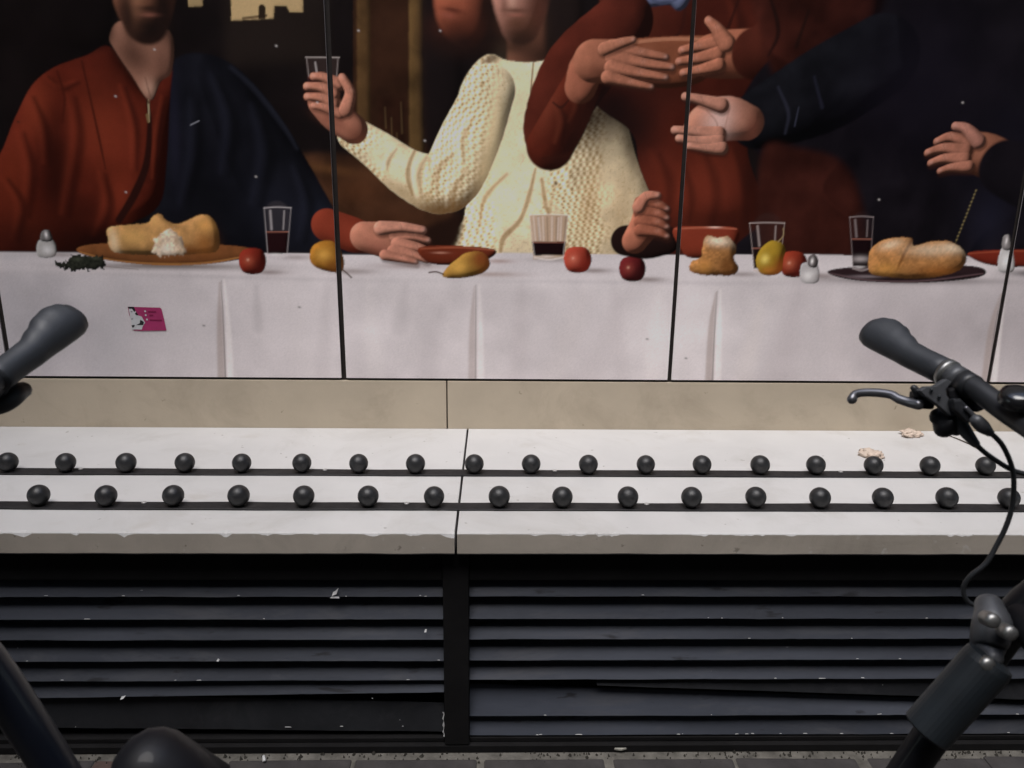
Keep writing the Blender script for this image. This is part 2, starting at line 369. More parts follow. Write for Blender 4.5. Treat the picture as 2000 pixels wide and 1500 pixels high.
# ---------- print painter: fills a colour grid for the printed mural (wall millimetres) ----------
PITCH = 3.0
MU0, MU1, MV0, MV1 = -2469.0, 2538.0, 762.0, 2202.0
class Print:
    def __init__(s, seed=4):
        s.w = int(round((MU1-MU0)/PITCH))+1; s.h = int(round((MV1-MV0)/PITCH))+1
        s.img = np.zeros((s.h, s.w, 3)); s.rng = np.random.default_rng(seed)
        s.n1 = [s.noise(k) for k in (6, 18, 50, 140)]
        a, b, c = s.n1[1], s.n1[2], s.n1[3]
        wy, wx = np.mgrid[0:s.h, 0:s.w]*PITCH
        e = s.noise(300)
        ph = (wx*.85+wy*.5)/95.0+e*2.4+c*1.0          # long diagonal creases, warped
        s.fold = (1-np.abs(np.sin(ph)))**2*np.clip(.3+e+.7*c, 0, 1)*34+b*3+a*.8
        s.fold = s.blur(s.fold, 7)
        s.m = None; s.bb = None
    def noise(s, cell):
        c = max(1.0, cell/PITCH)
        gh, gw = int(s.h/c)+4, int(s.w/c)+4
        g = s.rng.random((gh, gw))*2-1
        y = np.arange(s.h)/c; x = np.arange(s.w)/c
        y0 = y.astype(int); x0 = x.astype(int); fy = y-y0; fx = x-x0
        fy = (fy*fy*(3-2*fy))[:, None]; fx = (fx*fx*(3-2*fx))[None]
        a = g[y0][:, x0]*(1-fx)+g[y0][:, x0+1]*fx; b = g[y0+1][:, x0]*(1-fx)+g[y0+1][:, x0+1]*fx
        return a*(1-fy)+b*fy
    @staticmethod
    def col(h):
        h = int(h, 16); c = np.array([h >> 16 & 255, h >> 8 & 255, h & 255])/255.0
        return np.where(c < .04045, c/12.92, ((c+.055)/1.055)**2.4)
    @staticmethod
    def blur(a, r):
        n = int(r/PITCH/1.6)
        if n < 1:
            w = min(.33, (r/PITCH)**2*.12)
            for ax in (0, 1):
                p = np.pad(a, [(1, 1) if k == ax else (0, 0) for k in (0, 1)], mode='edge')
                a = a*(1-2*w)+w*(p[2:] if ax == 0 else p[:, 2:])+w*(p[:-2] if ax == 0 else p[:, :-2])
            return a
        for _ in range(3):
            for ax in (0, 1):
                pad = [(n+1, n) if k == ax else (0, 0) for k in (0, 1)]
                c = np.cumsum(np.pad(a, pad, mode='edge'), axis=ax)
                a = (c[2*n+1:]-c[:-2*n-1])/(2*n+1) if ax == 0 else (c[:, 2*n+1:]-c[:, :-2*n-1])/(2*n+1)
        return a
    def box(s, pts, m):
        u = [p[0] for p in pts]; v = [p[1] for p in pts]
        x0 = int((min(u)-m-MU0)/PITCH); x1 = int((max(u)+m-MU0)/PITCH)+2
        y0 = int((min(v)-m-MV0)/PITCH); y1 = int((max(v)+m-MV0)/PITCH)+2
        x0, y0 = max(0, x0), max(0, y0); x1, y1 = min(s.w, x1), min(s.h, y1)
        if x1-x0 < 2 or y1-y0 < 2: return None
        X, Y = np.meshgrid(MU0+np.arange(x0, x1)*PITCH, MV0+np.arange(y0, y1)*PITCH)
        return (slice(y0, y1), slice(x0, x1)), X, Y
    @staticmethod
    def smooth(pts, n=5, closed=True):
        p = np.array(pts, float)
        if closed: p = np.vstack([p[-1:], p, p[:2]])
        else: p = np.vstack([2*p[:1]-p[1:2], p, 2*p[-1:]-p[-2:-1]])
        out = []
        for i in range(1, len(p)-2):
            a, b, c, d = p[i-1:i+3]
            for k in range(n):
                t = k/n
                out.append(.5*(2*b+(c-a)*t+(2*a-5*b+4*c-d)*t*t+(3*b-a-3*c+d)*t**3))
        if not closed: out.append(p[-2])
        return np.array(out)
    def polymask(s, pts, soft, jit=0.0):
        bb, X, Y = s.box(pts, soft*3+12)
        if jit: X = X+s.n1[1][bb]*jit; Y = Y+s.n1[0][bb]*jit
        acc = np.zeros(X.shape)
        for ox, oy in ((-.25, -.25), (.25, .25), (.25, -.25), (-.25, .25)):
            ins = np.zeros(X.shape, bool); xx = X+ox*PITCH; yy = Y+oy*PITCH
            q = np.roll(pts, -1, axis=0)
            for (ax, ay), (bx, by) in zip(pts, q):
                if ay == by: continue
                ins ^= ((ay > yy) != (by > yy)) & (xx < (bx-ax)*(yy-ay)/(by-ay)+ax)
            acc += ins
        return bb, s.blur(acc/4, max(soft, .6))
    def limbmask(s, pts, soft):
        rm = max(p[2] for p in pts)
        bb, X, Y = s.box(pts, rm+soft*3+12)
        dist = np.full(X.shape, 1e9)
        for a, b in zip(pts[:-1], pts[1:]):
            dx, dy = b[0]-a[0], b[1]-a[1]; L = dx*dx+dy*dy+1e-9
            t = np.clip(((X-a[0])*dx+(Y-a[1])*dy)/L, 0, 1)
            dist = np.minimum(dist, np.hypot(X-a[0]-t*dx, Y-a[1]-t*dy)-(a[2]+(b[2]-a[2])*t))
        e = max(soft, PITCH*.7)
        t = np.clip(.5-dist/(2*e), 0, 1)
        return bb, t*t*(3-2*t)
    def put(s, bb, m, c):
        s.img[bb] = s.img[bb]*(1-m[..., None])+c*m[..., None]
    def shade(s, bb, m, c, r, k, fold=0.0):
        b = s.blur(m, r)*.65+s.blur(m, r*.4)*.35
        gy, gx = np.gradient(b)
        sc = r/PITCH*1.6
        nx, ny = -gx*sc, -gy*sc
        if fold > .05:
            fy, fx = np.gradient(s.fold[bb]); q = min(fold, .5)*1.5
            nx = nx-fx/PITCH*q*1.5; ny = ny-fy/PITCH*q*1.5
        sh = 1+k*(-.8*nx+.55*ny)-k*.45*np.hypot(nx, ny)
        if fold: sh = sh*(1+fold*(s.n1[2][bb]*.5+s.n1[3][bb]*.6+s.n1[1][bb]*.2))
        sh = np.clip(sh, .12, 2.2)
        s.put(bb, m, c*sh[..., None]); s.m, s.bb = m, bb
    def run(s, cmds):
        for c in cmds:
            op = c[0]
            if op == 'bg': s.img[:] = s.col(c[1])
            elif op == 'f':       # fill: pts col soft shade_radius shade_k fold sharp jitter
                pts = c[1] if c[6:] and c[6] else None
                P = np.array(c[1], float) if pts is not None else s.smooth(c[1])
                bb, m = s.polymask(P, c[3], c[8] if len(c) > 8 else 0.0)
                s.shade(bb, m, s.col(c[2]), c[4], c[5], c[7] if len(c) > 7 else 0.0)
            elif op == 'l':       # limb: (u,v,r).. col soft k
                P = s.smooth(c[1], 4, False) if len(c[1]) > 2 else c[1]
                bb, m = s.limbmask(P, c[3]); r = max(p[2] for p in c[1])
                s.shade(bb, m, s.col(c[2]), max(4, r*.8), c[4], c[5] if len(c) > 5 else 0.0)
            elif op == 's':       # stroke, optionally clipped to the last shape: (u,v,r).. col soft alpha clip
                P = s.smooth(c[1], 5, False) if len(c[1]) > 2 else c[1]
                bb, m = s.limbmask(P, c[3]); m = m*c[4]
                if c[5]: m = s.clip(bb, m)
                s.put(bb, m, s.col(c[2]))
            elif op == 'd':       # soft dab: u v ru rv angle col alpha clip
                _, (u, v), ru, rv, an, co, al, cl = c
                R = max(ru, rv)
                q = s.box([(u-R*2.2, v-R*2.2), (u+R*2.2, v+R*2.2)], 0)
                if q is None: continue
                bb, X, Y = q; ca, sa = math.cos(math.radians(an)), math.sin(math.radians(an))
                a = ((X-u)*ca+(Y-v)*sa)/ru; b = (-(X-u)*sa+(Y-v)*ca)/rv
                m = np.exp(-(a*a+b*b)*1.1)*al
                if cl: m = s.clip(bb, m)
                s.put(bb, m, s.col(co))
            elif op == 'n':       # value noise over the last shape: which, amplitude
                s.img[s.bb] *= (1+s.m*c[2]*s.n1[c[1]][s.bb])[..., None]
            elif op == 'k':       # knit stitch relief over the last shape: cell, amplitude, angle
                X, Y = np.meshgrid(np.arange(s.bb[1].start, s.bb[1].stop)*PITCH, np.arange(s.bb[0].start, s.bb[0].stop)*PITCH)
                w = s.n1[3][s.bb]*14+s.n1[2][s.bb]*5; an = math.radians(c[3])
                a = (X*math.cos(an)+Y*math.sin(an)+w)/c[1]; b = (-X*math.sin(an)+Y*math.cos(an)+w)/c[1]
                band = np.clip(.5+1.2*np.sin((X+w)/52.0)+.9*s.n1[2][s.bb], 0, 1)
                t = np.sin(a*6.283+np.floor(b)*3.14)*np.sin(b*6.283)*band
                dots = np.clip(s.n1[0][s.bb]-.25, 0, 1)
                s.img[s.bb] *= np.clip(1+s.m*c[2]*(t-.35*band-dots*.7), .2, 2)[..., None]**np.array([.8, 1.0, 1.3])
        g = s.rng.normal(0, 1, (s.h, s.w)); g = s.blur(g, 2.0)
        s.img *= (1+.028*g+.06*s.n1[3]+.04*s.n1[2])[..., None]
        return s.img
    def clip(s, bb, m):
        full = np.zeros((s.h, s.w)); full[s.bb] = s.m
        return m*full[bb]

# the picture: a plain dinner scene in wall millimetres (fill, limb, stroke, dab, noise, knit)
PRINT = [
('bg','0f0a0a'),
('f',[(-2402,2256),(2437,2351),(2839,1133),(-2763,1080)],'100b0b',3.2,31.7,0,1,0.25,0),
('f',[(-705,2176),(-442,2181),(-468,1663),(-749,1646)],'1c1512',22.2,31.7,0.1,1,0,0),
('f',[(-704,2059),(-515,2062),(-528,1787),(-564,1786),(-571,1801),(-604,1801),(-609,1770),(-656,1767),(-723,1763)],'a88e66',2.5,9.5,0.1,1,0,0),
('s',[(-691,1769,3.2),(-628,1777,3.2)],'3a2a1c',1.6,0.8,1),
('s',[(-640,1770,9.5),(-638,1795,9.5)],'241a12',1.6,1,1),
('f',[(-825,1961),(-782,1962),(-797,1798),(-836,1795)],'8b7654',2.5,9.5,0.1,1,0,0),
('f',[(-376,2182),(-148,2186),(-158,1179),(-418,1177)],'2c190f',3.2,31.7,0.2,1,0.5,0),
('f',[(-368,2182),(-334,2183),(-365,1221),(-404,1221)],'4d3720',4.8,12.7,0.4,1,0.5,0),
('f',[(-233,2185),(-193,2186),(-209,1179),(-254,1178)],'513c22',4.8,12.7,0.5,1,0.5,0),
('f',[(-330,1572),(-259,1573),(-264,1237),(-338,1236)],'2a160d',6.3,12.7,0.3,1,0.6,0),
('s',[(-314,1545,1.6),(-313,1491,2.5)],'5e4a30',3.2,0.4,0),
('s',[(-297,1518,1.6),(-297,1422,2.5)],'5e4a30',3.2,0.4,0),
('s',[(-283,1477,1.6),(-282,1380,2.5)],'5e4a30',3.2,0.4,0),
('s',[(-310,1380,1.6),(-310,1280,2.5)],'5e4a30',3.2,0.4,0),
('s',[(-269,1559,1.6),(-268,1478,2.5)],'5e4a30',3.2,0.4,0),
('f',[(-597,1393),(-480,1420),(-365,1407),(-161,1381),(-149,1179),(-493,1161),(-548,1248)],'352014',12.7,31.7,0.3,0,0.8,0),
('d',(-482,1378),95.1,15.8,-8,'5e3d22',0.5,0),
('d',(-397,1322),79.2,47.5,0,'4a2b18',0.5,0),
('d',(-312,1236),95.1,31.7,0,'3a2013',0.5,0),
('f',[(-201,1897),(-128,1849),(-94,1669),(-102,1521),(-175,1423),(-209,1492)],'130d0d',15.8,47.5,0.4,0,0,0),
('l',[(-93,1899,82.4),(-93,1798,76.1),(-84,1760,53.9)],'8a4a35',9.5,0.7,0),
('n',1,0.12),
('d',(-106,1752),69.7,41.2,0,'4a2418',0.85,0),
('d',(-101,1716),95.1,38.0,0,'1c100d',0.9,0),
('d',(-134,1785),22.2,7.9,-10,'84483a',0.6,0),
('d',(-123,1798),28.5,6.3,-10,'431f16',0.7,0),
('d',(-17,1787),47.5,111.0,0,'120c0b',0.8,0),
('d',(-123,1800),25.4,4.8,-4,'54251c',0.4,0),
('l',[(96,1750,69.7),(103,1658,76.1)],'6b4535',7.9,0.6,0),
('f',[(-18,1975),(36,2024),(159,2026),(190,1904),(187,1712),(227,1633),(140,1672),(123,1802),(107,1877),(17,1901)],'1c1411',12.7,31.7,0.5,0,0,0),
('l',[(62,1939,85.6),(64,1839,79.2),(62,1767,53.9)],'96695a',7.9,0.9,0),
('n',1,0.08),
('d',(50,1788),31.7,4.8,0,'7a4a3e',0.55,1),
('d',(109,1814),38.0,111.0,8,'4b2a20',0.75,1),
('d',(39,1839),12.7,38.0,0,'d3ab95',0.4,1),
('d',(62,1741),41.2,12.7,0,'5a392c',0.6,1),
('f',[(126,2026),(200,2015),(233,1854),(226,1660),(168,1672),(152,1751),(138,1853)],'1a1210',11.1,25.4,0.5,0,0,0),
('f',[(-1890,1088),(-1646,1222),(-1434,1366),(-1342,1505),(-1284,1589),(-1217,1637),(-1123,1670),(-1062,1694),(-1014,1629),(-963,1556),(-930,1604),(-885,1631),(-900,1511),(-936,1386),(-968,1273),(-1065,1214),(-1238,1124)],'4e1b11',2.9,63.4,0.75,0,0.35,0),
('d',(-1261,1326),53.9,111.0,-12,'2a0e09',0.85,1),
('d',(-1207,1241),111.0,63.4,25,'33120b',0.7,1),
('d',(-1343,1211),63.4,79.2,30,'4a1c10',0.6,1),
('d',(-1105,1481),95.1,126.8,0,'7d3420',0.45,1),
('d',(-1281,1533),41.2,79.2,-20,'873a24',0.5,1),
('d',(-1077,1300),38.0,95.1,-14,'7a301d',0.5,1),
('d',(-1377,1367),53.9,126.8,-18,'742e1a',0.5,1),
('d',(-1474,1210),63.4,95.1,-10,'541d11',0.6,1),
('d',(-1253,1124),126.8,31.7,0,'2a0f0a',0.7,1),
('s',[(-1282,1557,3.9),(-1260,1476,11.1),(-1262,1379,3.9)],'240b07',10.0,0.6,1),
('s',[(-1301,1564,3.1),(-1279,1483,8.9),(-1282,1387,3.1)],'7a3220',11.1,0.33,1),
('s',[(-1323,1461,4.4),(-1311,1365,12.7),(-1342,1236,4.4)],'240b07',11.4,0.6,1),
('s',[(-1345,1470,3.6),(-1334,1373,10.1),(-1365,1245,3.6)],'7a3220',12.7,0.33,1),
('s',[(-1168,1558,4.4),(-1167,1463,12.7),(-1196,1352,12.7),(-1228,1238,4.4)],'240b07',11.4,0.6,1),
('s',[(-1191,1566,3.6),(-1189,1472,10.1),(-1219,1361,10.1),(-1252,1247,3.6)],'7a3220',12.7,0.33,1),
('s',[(-1386,1336,3.9),(-1354,1265,11.1),(-1383,1164,3.9)],'240b07',10.0,0.6,1),
('s',[(-1406,1344,3.1),(-1374,1273,8.9),(-1404,1172,3.1)],'7a3220',11.1,0.33,1),
('s',[(-1111,1353,3.9),(-1107,1268,11.1),(-1147,1181,3.9)],'240b07',10.0,0.6,1),
('s',[(-1131,1361,3.1),(-1127,1276,8.9),(-1167,1189,3.1)],'7a3220',11.1,0.33,1),
('s',[(-1027,1587,3.3),(-1008,1480,9.5),(-1021,1369,3.3)],'240b07',8.6,0.6,1),
('s',[(-1044,1593,2.7),(-1026,1486,7.6),(-1038,1375,2.7)],'7a3220',9.5,0.33,1),
('s',[(-919,1562,2.8),(-950,1453,7.9),(-968,1342,2.8)],'240b07',7.1,0.6,1),
('s',[(-933,1567,2.2),(-964,1459,6.3),(-982,1347,2.2)],'7a3220',7.9,0.33,1),
('s',[(-1235,1611,2.8),(-1197,1585,7.9),(-1153,1599,2.8)],'240b07',7.1,0.6,1),
('s',[(-1249,1616,2.2),(-1211,1590,6.3),(-1167,1604,2.2)],'7a3220',7.9,0.33,1),
('d',(-1188,1169),190.2,63.4,0,'1c0906',0.8,1),
('d',(-1408,1167),95.1,63.4,0,'230c08',0.6,1),
('d',(-1242,1410),41.2,142.7,-8,'220b07',0.75,1),
('s',[(-1209,1627,3.2),(-1199,1561,3.8),(-1214,1493,2.5)],'3c140c',3.2,0.8,1),
('s',[(-1139,1654,3.2),(-1127,1548,3.2),(-1116,1440,3.8),(-1110,1370,1.6)],'3c150d',3.2,0.85,1),
('s',[(-972,1550,3.8),(-972,1496,6.3),(-993,1386,9.5),(-1037,1300,11.1),(-1089,1228,9.5)],'1e0c09',4.0,0.95,1),
('s',[(-969,1556,2.5),(-973,1501,1.9)],'9c8a6c',1.3,0.8,1),
('s',[(-976,1516,4.8),(-975,1499,3.2)],'6d5a3c',1.6,0.8,1),
('s',[(-1057,1686,3.2),(-1017,1627,3.2),(-969,1550,3.2)],'2c110b',2.5,0.8,1),
('f',[(-1056,1720),(-1046,1686),(-1009,1624),(-966,1556),(-933,1604),(-896,1634),(-894,1735),(-1015,1759)],'8c6250',3.2,25.4,0.6,0,0,0),
('d',(-995,1669),63.4,47.5,-35,'3b241c',0.8,1),
('d',(-965,1588),22.2,25.4,0,'b08a76',0.6,1),
('d',(-920,1644),25.4,63.4,0,'50342a',0.6,1),
('s',[(-971,1614,1.6),(-963,1566,2.2)],'5d4034',3.2,0.6,1),
('f',[(-1139,2052),(-991,2078),(-1000,1885),(-1037,1759),(-1058,1702),(-1149,1680),(-1194,1756)],'0d0808',15.8,31.7,0.4,0,0,0),
('l',[(-937,1947,91.9),(-952,1836,85.6),(-955,1760,60.2)],'6a4433',7.9,0.9,0),
('n',1,0.1),
('d',(-950,1780),28.5,4.8,-4,'4f2f25',0.5,1),
('d',(-887,1799),47.5,126.8,0,'2b1913',0.85,1),
('d',(-957,1714),79.2,25.4,0,'20120e',0.9,1),
('d',(-980,1803),25.4,41.2,0,'96694f',0.5,1),
('d',(-1014,1772),28.5,95.1,-10,'2c1a14',0.8,1),
('d',(-948,1745),57.1,38.0,0,'130c0a',0.9,0),
('d',(-902,1786),22.2,63.4,0,'150d0b',0.85,0),
('d',(-1000,1772),15.8,63.4,0,'1a100d',0.7,0),
('d',(-940,1790),34.9,7.9,0,'20130f',0.8,0),
('d',(-945,1774),23.8,5.5,0,'7a4c3f',0.7,0),
('f',[(-897,1623),(-870,1671),(-802,1679),(-732,1654),(-669,1597),(-601,1506),(-534,1391),(-475,1278),(-418,1177),(-421,1102),(-1004,1097),(-1111,1125),(-1068,1188),(-968,1273),(-936,1386)],'0d0d12',3.5,63.4,0.6,0,0.45,0),
('s',[(-733,1644,4.8),(-670,1586,7.9),(-597,1490,7.9),(-566,1432,3.2)],'20212a',7.9,0.6,1),
('d',(-606,1248),142.7,95.1,-30,'14151d',0.8,1),
('d',(-490,1220),41.2,63.4,30,'1f2330',0.6,1),
('d',(-837,1303),95.1,126.8,0,'08080b',0.7,1),
('d',(-906,1483),19.0,158.5,-4,'1b1a26',0.7,1),
('s',[(-767,1616,5.0),(-735,1495,14.3),(-761,1356,5.0)],'060608',12.8,0.6,1),
('s',[(-793,1625,4.0),(-761,1505,11.4),(-787,1366,4.0)],'20212c',14.3,0.33,1),
('s',[(-659,1537,5.5),(-639,1414,15.8),(-678,1272,5.5)],'060608',14.3,0.6,1),
('s',[(-688,1547,4.4),(-669,1424,12.7),(-708,1283,4.4)],'20212c',15.8,0.33,1),
('s',[(-830,1548,5.0),(-842,1411,14.3),(-885,1270,5.0)],'060608',12.8,0.6,1),
('s',[(-856,1558,4.0),(-869,1421,11.4),(-911,1280,4.0)],'20212c',14.3,0.33,1),
('s',[(-558,1373,4.4),(-534,1274,12.7),(-555,1172,4.4)],'060608',11.4,0.6,1),
('s',[(-582,1382,3.6),(-558,1283,10.1),(-579,1181,3.6)],'20212c',12.7,0.33,1),
('s',[(-859,1492,1.3),(-835,1503,1.3)],'8a8a92',1.0,0.7,1),
('d',(53,1767),50.7,31.7,0,'4f2f20',0.85,0),
('d',(65,1734),53.9,28.5,0,'2a1a13',0.85,0),
('d',(47,1800),34.9,6.3,0,'4c2c20',0.75,0),
('d',(48,1789),20.6,4.8,0,'8a5648',0.7,0),
('d',(17,1808),9.5,22.2,0,'4c2f24',0.5,0),
('d',(125,1685),79.2,38.0,0,'1a110d',0.8,0),
('d',(40,1707),63.4,19.0,0,'2a1b14',0.7,0),
('f',[(-147,1105),(-116,1209),(-92,1253),(-81,1382),(-117,1466),(-116,1534),(-101,1602),(-66,1658),(-23,1688),(26,1673),(97,1669),(168,1683),(224,1697),(327,1621),(395,1430),(432,1346),(464,1259),(412,1110)],'e2cea9',2.5,72.9,0.6,0,0.22,0),
('n',1,0.05),
('k',20.6,0.42,14),
('d',(359,1258),63.4,142.7,0,'7d5d38',0.55,1),
('d',(268,1286),34.9,142.7,-8,'8c6a40',0.5,1),
('d',(-15,1425),95.1,190.2,0,'dcc9a4',0.55,1),
('d',(56,1591),95.1,95.1,0,'d8c49e',0.5,1),
('d',(228,1593),63.4,95.1,0,'6d5434',0.55,1),
('s',[(100,1671,2.4),(93,1578,2.4)],'5b452b',1.6,0.8,1),
('s',[(-7,1579,1.6),(-15,1481,2.2),(-27,1425,2.5),(-32,1383,1.6)],'8b6f47',2.9,0.7,1),
('s',[(29,1369,3.2),(-15,1326,6.3),(-41,1283,6.3),(-47,1224,3.2)],'8a6638',6.3,0.65,1),
('s',[(111,1385,3.2),(95,1313,6.3),(69,1240,6.3),(22,1190,7.9),(13,1151,4.8)],'7c5a32',4.8,0.7,1),
('s',[(130,1356,4.8),(143,1285,6.3),(153,1256,3.2)],'86623a',4.8,0.7,1),
('s',[(171,1340,3.2),(153,1256,4.8)],'8a6a40',6.3,0.5,1),
('d',(171,1345),6.3,6.3,0,'3f3018',0.9,1),
('d',(-13,1680),25.4,15.8,20,'3c2c20',0.8,1),
('d',(-27,1670),22.2,9.5,10,'60452f',0.7,1),
('l',[(-19,1595,69.7),(-76,1466,85.6),(-144,1345,85.6),(-241,1361,69.7),(-335,1427,55.5),(-405,1473,46.0)],'e2cea9',2.5,0.48,0.22),
('n',1,0.05),
('k',19.0,0.42,-30),
('d',(-160,1252),95.1,41.2,10,'70522f',0.7,1),
('d',(-265,1312),95.1,25.4,-32,'86683f',0.55,1),
('s',[(-230,1437,3.2),(-249,1394,6.3),(-252,1352,7.9),(-242,1309,3.2)],'7a592f',4.8,0.75,1),
('d',(-148,1282),47.5,25.4,0,'5c4326',0.5,1),
('s',[(-193,1409,3.2),(-188,1339,6.3),(-198,1293,3.2)],'91713f',4.8,0.5,1),
('d',(-305,1447),63.4,19.0,-35,'e2d2ae',0.5,1),
('d',(-102,1424),47.5,63.4,0,'dccaa4',0.4,1),
('s',[(-123,1421,3.3),(-167,1379,9.5),(-174,1319,3.3)],'7a5a34',8.6,0.6,1),
('s',[(-141,1428,2.7),(-185,1385,7.6),(-192,1326,2.7)],'f0e2c4',9.5,0.33,1),
('s',[(-87,1380,3.3),(-124,1320,9.5),(-127,1273,3.3)],'7a5a34',8.6,0.6,1),
('s',[(-105,1386,2.7),(-142,1326,7.6),(-146,1280,2.7)],'f0e2c4',9.5,0.33,1),
('s',[(-196,1421,3.3),(-223,1364,9.5),(-212,1298,3.3)],'7a5a34',8.6,0.6,1),
('s',[(-214,1427,2.7),(-241,1371,7.6),(-231,1305,2.7)],'f0e2c4',9.5,0.33,1),
('s',[(-285,1434,2.2),(-307,1403,6.3),(-313,1378,2.2)],'7a5a34',5.7,0.6,1),
('s',[(-297,1439,1.8),(-319,1408,5.1),(-325,1382,1.8)],'f0e2c4',6.3,0.33,1),
('s',[(-66,1519,2.8),(-95,1464,7.9),(-92,1394,2.8)],'7a5a34',7.1,0.6,1),
('s',[(-81,1525,2.2),(-110,1469,6.3),(-108,1400,2.2)],'f0e2c4',7.9,0.33,1),
('d',(-178,1264),111.0,25.4,8,'5c4226',0.7,1),
('d',(-53,1354),19.0,95.1,-14,'7d6040',0.4,1),
('s',[(-384,1515,4.0),(-423,1473,4.8),(-439,1437,4.0)],'8b7048',4.0,0.6,1),
('l',[(-405,1487,41.2),(-452,1522,44.4),(-487,1557,41.2)],'a26a55',2.2,0.95,0),
('n',1,0.1),
('d',(-392,1460),47.5,25.4,-40,'5a3224',0.6,1),
('d',(-461,1503),34.9,15.8,-30,'7d4a3a',0.5,1),
('d',(-12,1495),25.4,111.0,-8,'cdb68c',0.6,0),
('d',(-35,1383),22.2,63.4,-16,'c4ac82',0.45,0),
('f',[(-529,1676),(-433,1677),(-450,1562),(-521,1561)],'2a201e',1.9,9.5,0.2,1,0,0),
('s',[(-528,1673,1.6),(-435,1674,1.6)],'a59a94',1.3,0.75,1),
('s',[(-525,1670,1.4),(-518,1567,1.4)],'8d827e',1.3,0.6,1),
('s',[(-439,1672,1.4),(-452,1570,1.4)],'8d827e',1.3,0.6,1),
('s',[(-502,1660,2.5),(-498,1623,2.5)],'b8aeaa',2.2,0.5,1),
('f',[(-525,1623),(-443,1624),(-451,1562),(-520,1562)],'2a0d0f',1.6,9.5,0.3,1,0,0),
('s',[(-523,1622,1.6),(-444,1623,1.6)],'7d4a40',1.3,0.7,1),
('s',[(-435,1600,17.1),(-479,1615,15.5),(-507,1618,12.7)],'2a1510',4.8,0.55,0),
('l',[(-437,1605,16.6),(-481,1621,13.6),(-509,1624,10.1)],'a56d58',1.6,0.95,0),
('n',1,0.14),
('n',0,0.08),
('d',(-509,1627),6.5,5.2,0,'c9998a',0.35,1),
('d',(-481,1625),7.9,5.5,0,'bf8f7c',0.22,1),
('s',[(-484,1630,1.0),(-479,1614,1.0)],'5a3226',1.6,0.35,1),
('s',[(-453,1572,17.9),(-484,1588,16.3),(-526,1592,13.4)],'2a1510',4.8,0.55,0),
('l',[(-455,1579,17.3),(-485,1594,14.3),(-528,1598,10.6)],'a56d58',1.6,0.95,0),
('n',1,0.14),
('n',0,0.08),
('d',(-528,1600),6.8,5.5,0,'c9998a',0.35,1),
('d',(-485,1598),8.3,5.8,0,'bf8f7c',0.22,1),
('s',[(-488,1604,1.0),(-483,1587,1.0)],'5a3226',1.6,0.35,1),
('s',[(-454,1546,17.1),(-485,1561,15.5),(-527,1565,12.7)],'2a1510',4.8,0.55,0),
('l',[(-456,1552,16.6),(-487,1567,13.6),(-529,1571,10.1)],'a56d58',1.6,0.95,0),
('n',1,0.14),
('n',0,0.08),
('d',(-529,1573),6.5,5.2,0,'c9998a',0.35,1),
('d',(-487,1571),7.9,5.5,0,'bf8f7c',0.22,1),
('s',[(-489,1577,1.0),(-484,1561,1.0)],'5a3226',1.6,0.35,1),
('s',[(-438,1521,14.8),(-483,1537,13.2),(-512,1541,10.8)],'2a1510',4.8,0.55,0),
('l',[(-440,1527,14.3),(-485,1543,11.6),(-513,1547,8.6)],'a56d58',1.6,0.95,0),
('n',1,0.14),
('n',0,0.08),
('d',(-513,1549),5.5,4.4,0,'c9998a',0.35,1),
('d',(-485,1547),6.7,4.7,0,'bf8f7c',0.22,1),
('s',[(-488,1551,1.0),(-483,1537,1.0)],'5a3226',1.6,0.35,1),
('s',[(-421,1532,20.2),(-407,1578,17.1),(-428,1616,14.0)],'2a1510',4.8,0.55,0),
('l',[(-423,1538,19.6),(-409,1584,15.0),(-430,1622,11.1)],'a8705b',1.6,0.85,0),
('n',1,0.14),
('n',0,0.08),
('d',(-430,1624),7.1,5.7,0,'c9998a',0.35,1),
('d',(-409,1589),8.7,6.1,0,'bf8f7c',0.22,1),
('s',[(-412,1595,1.0),(-407,1577,1.0)],'5a3226',1.6,0.35,1),
('d',(-461,1508),47.5,15.8,-20,'6d4032',0.5,0),
('f',[(-160,1238),(-96,1256),(-104,1180),(-149,1135),(-255,1134),(-268,1178)],'1d100b',12.7,19.0,0.2,0,0,0),
('l',[(-490,1220,47.5),(-420,1194,50.7),(-388,1183,44.4)],'6d2c1d',2.5,0.65,0.15),
('f',[(194,2193),(783,2204),(874,1890),(883,1682),(735,1573),(719,1434),(795,1263),(803,1114),(549,1111),(479,1259),(412,1388),(386,1486),(272,1567),(253,1687),(292,1779)],'3c160e',3.2,72.9,0.7,0,0.3,0),
('d',(520,1318),142.7,126.8,0,'64281a',0.6,1),
('d',(391,1500),79.2,95.1,0,'1b0d0b',0.8,1),
('d',(473,1583),126.8,31.7,6,'33140e',0.7,1),
('d',(698,1504),63.4,126.8,-10,'32120c',0.6,1),
('d',(468,1185),111.0,63.4,0,'200c09',0.85,1),
('d',(637,1348),95.1,95.1,0,'6a2c1d',0.5,1),
('d',(348,1779),79.2,79.2,0,'64301f',0.5,1),
('s',[(467,1427,5.0),(502,1342,14.3),(495,1226,5.0)],'220c08',12.8,0.45,1),
('s',[(439,1437,4.0),(473,1352,11.4),(465,1236,4.0)],'5e2618',14.3,0.24750000000000003,1),
('s',[(601,1428,5.5),(639,1329,15.8),(633,1212,5.5)],'220c08',14.3,0.45,1),
('s',[(569,1439,4.4),(606,1340,12.7),(600,1224,4.4)],'5e2618',15.8,0.24750000000000003,1),
('s',[(685,1444,4.4),(725,1331,12.7),(736,1214,4.4)],'220c08',11.4,0.45,1),
('s',[(660,1453,3.6),(699,1340,10.1),(710,1224,3.6)],'5e2618',12.7,0.24750000000000003,1),
('s',[(540,1401,3.9),(567,1315,11.1),(566,1242,3.9)],'220c08',10.0,0.45,1),
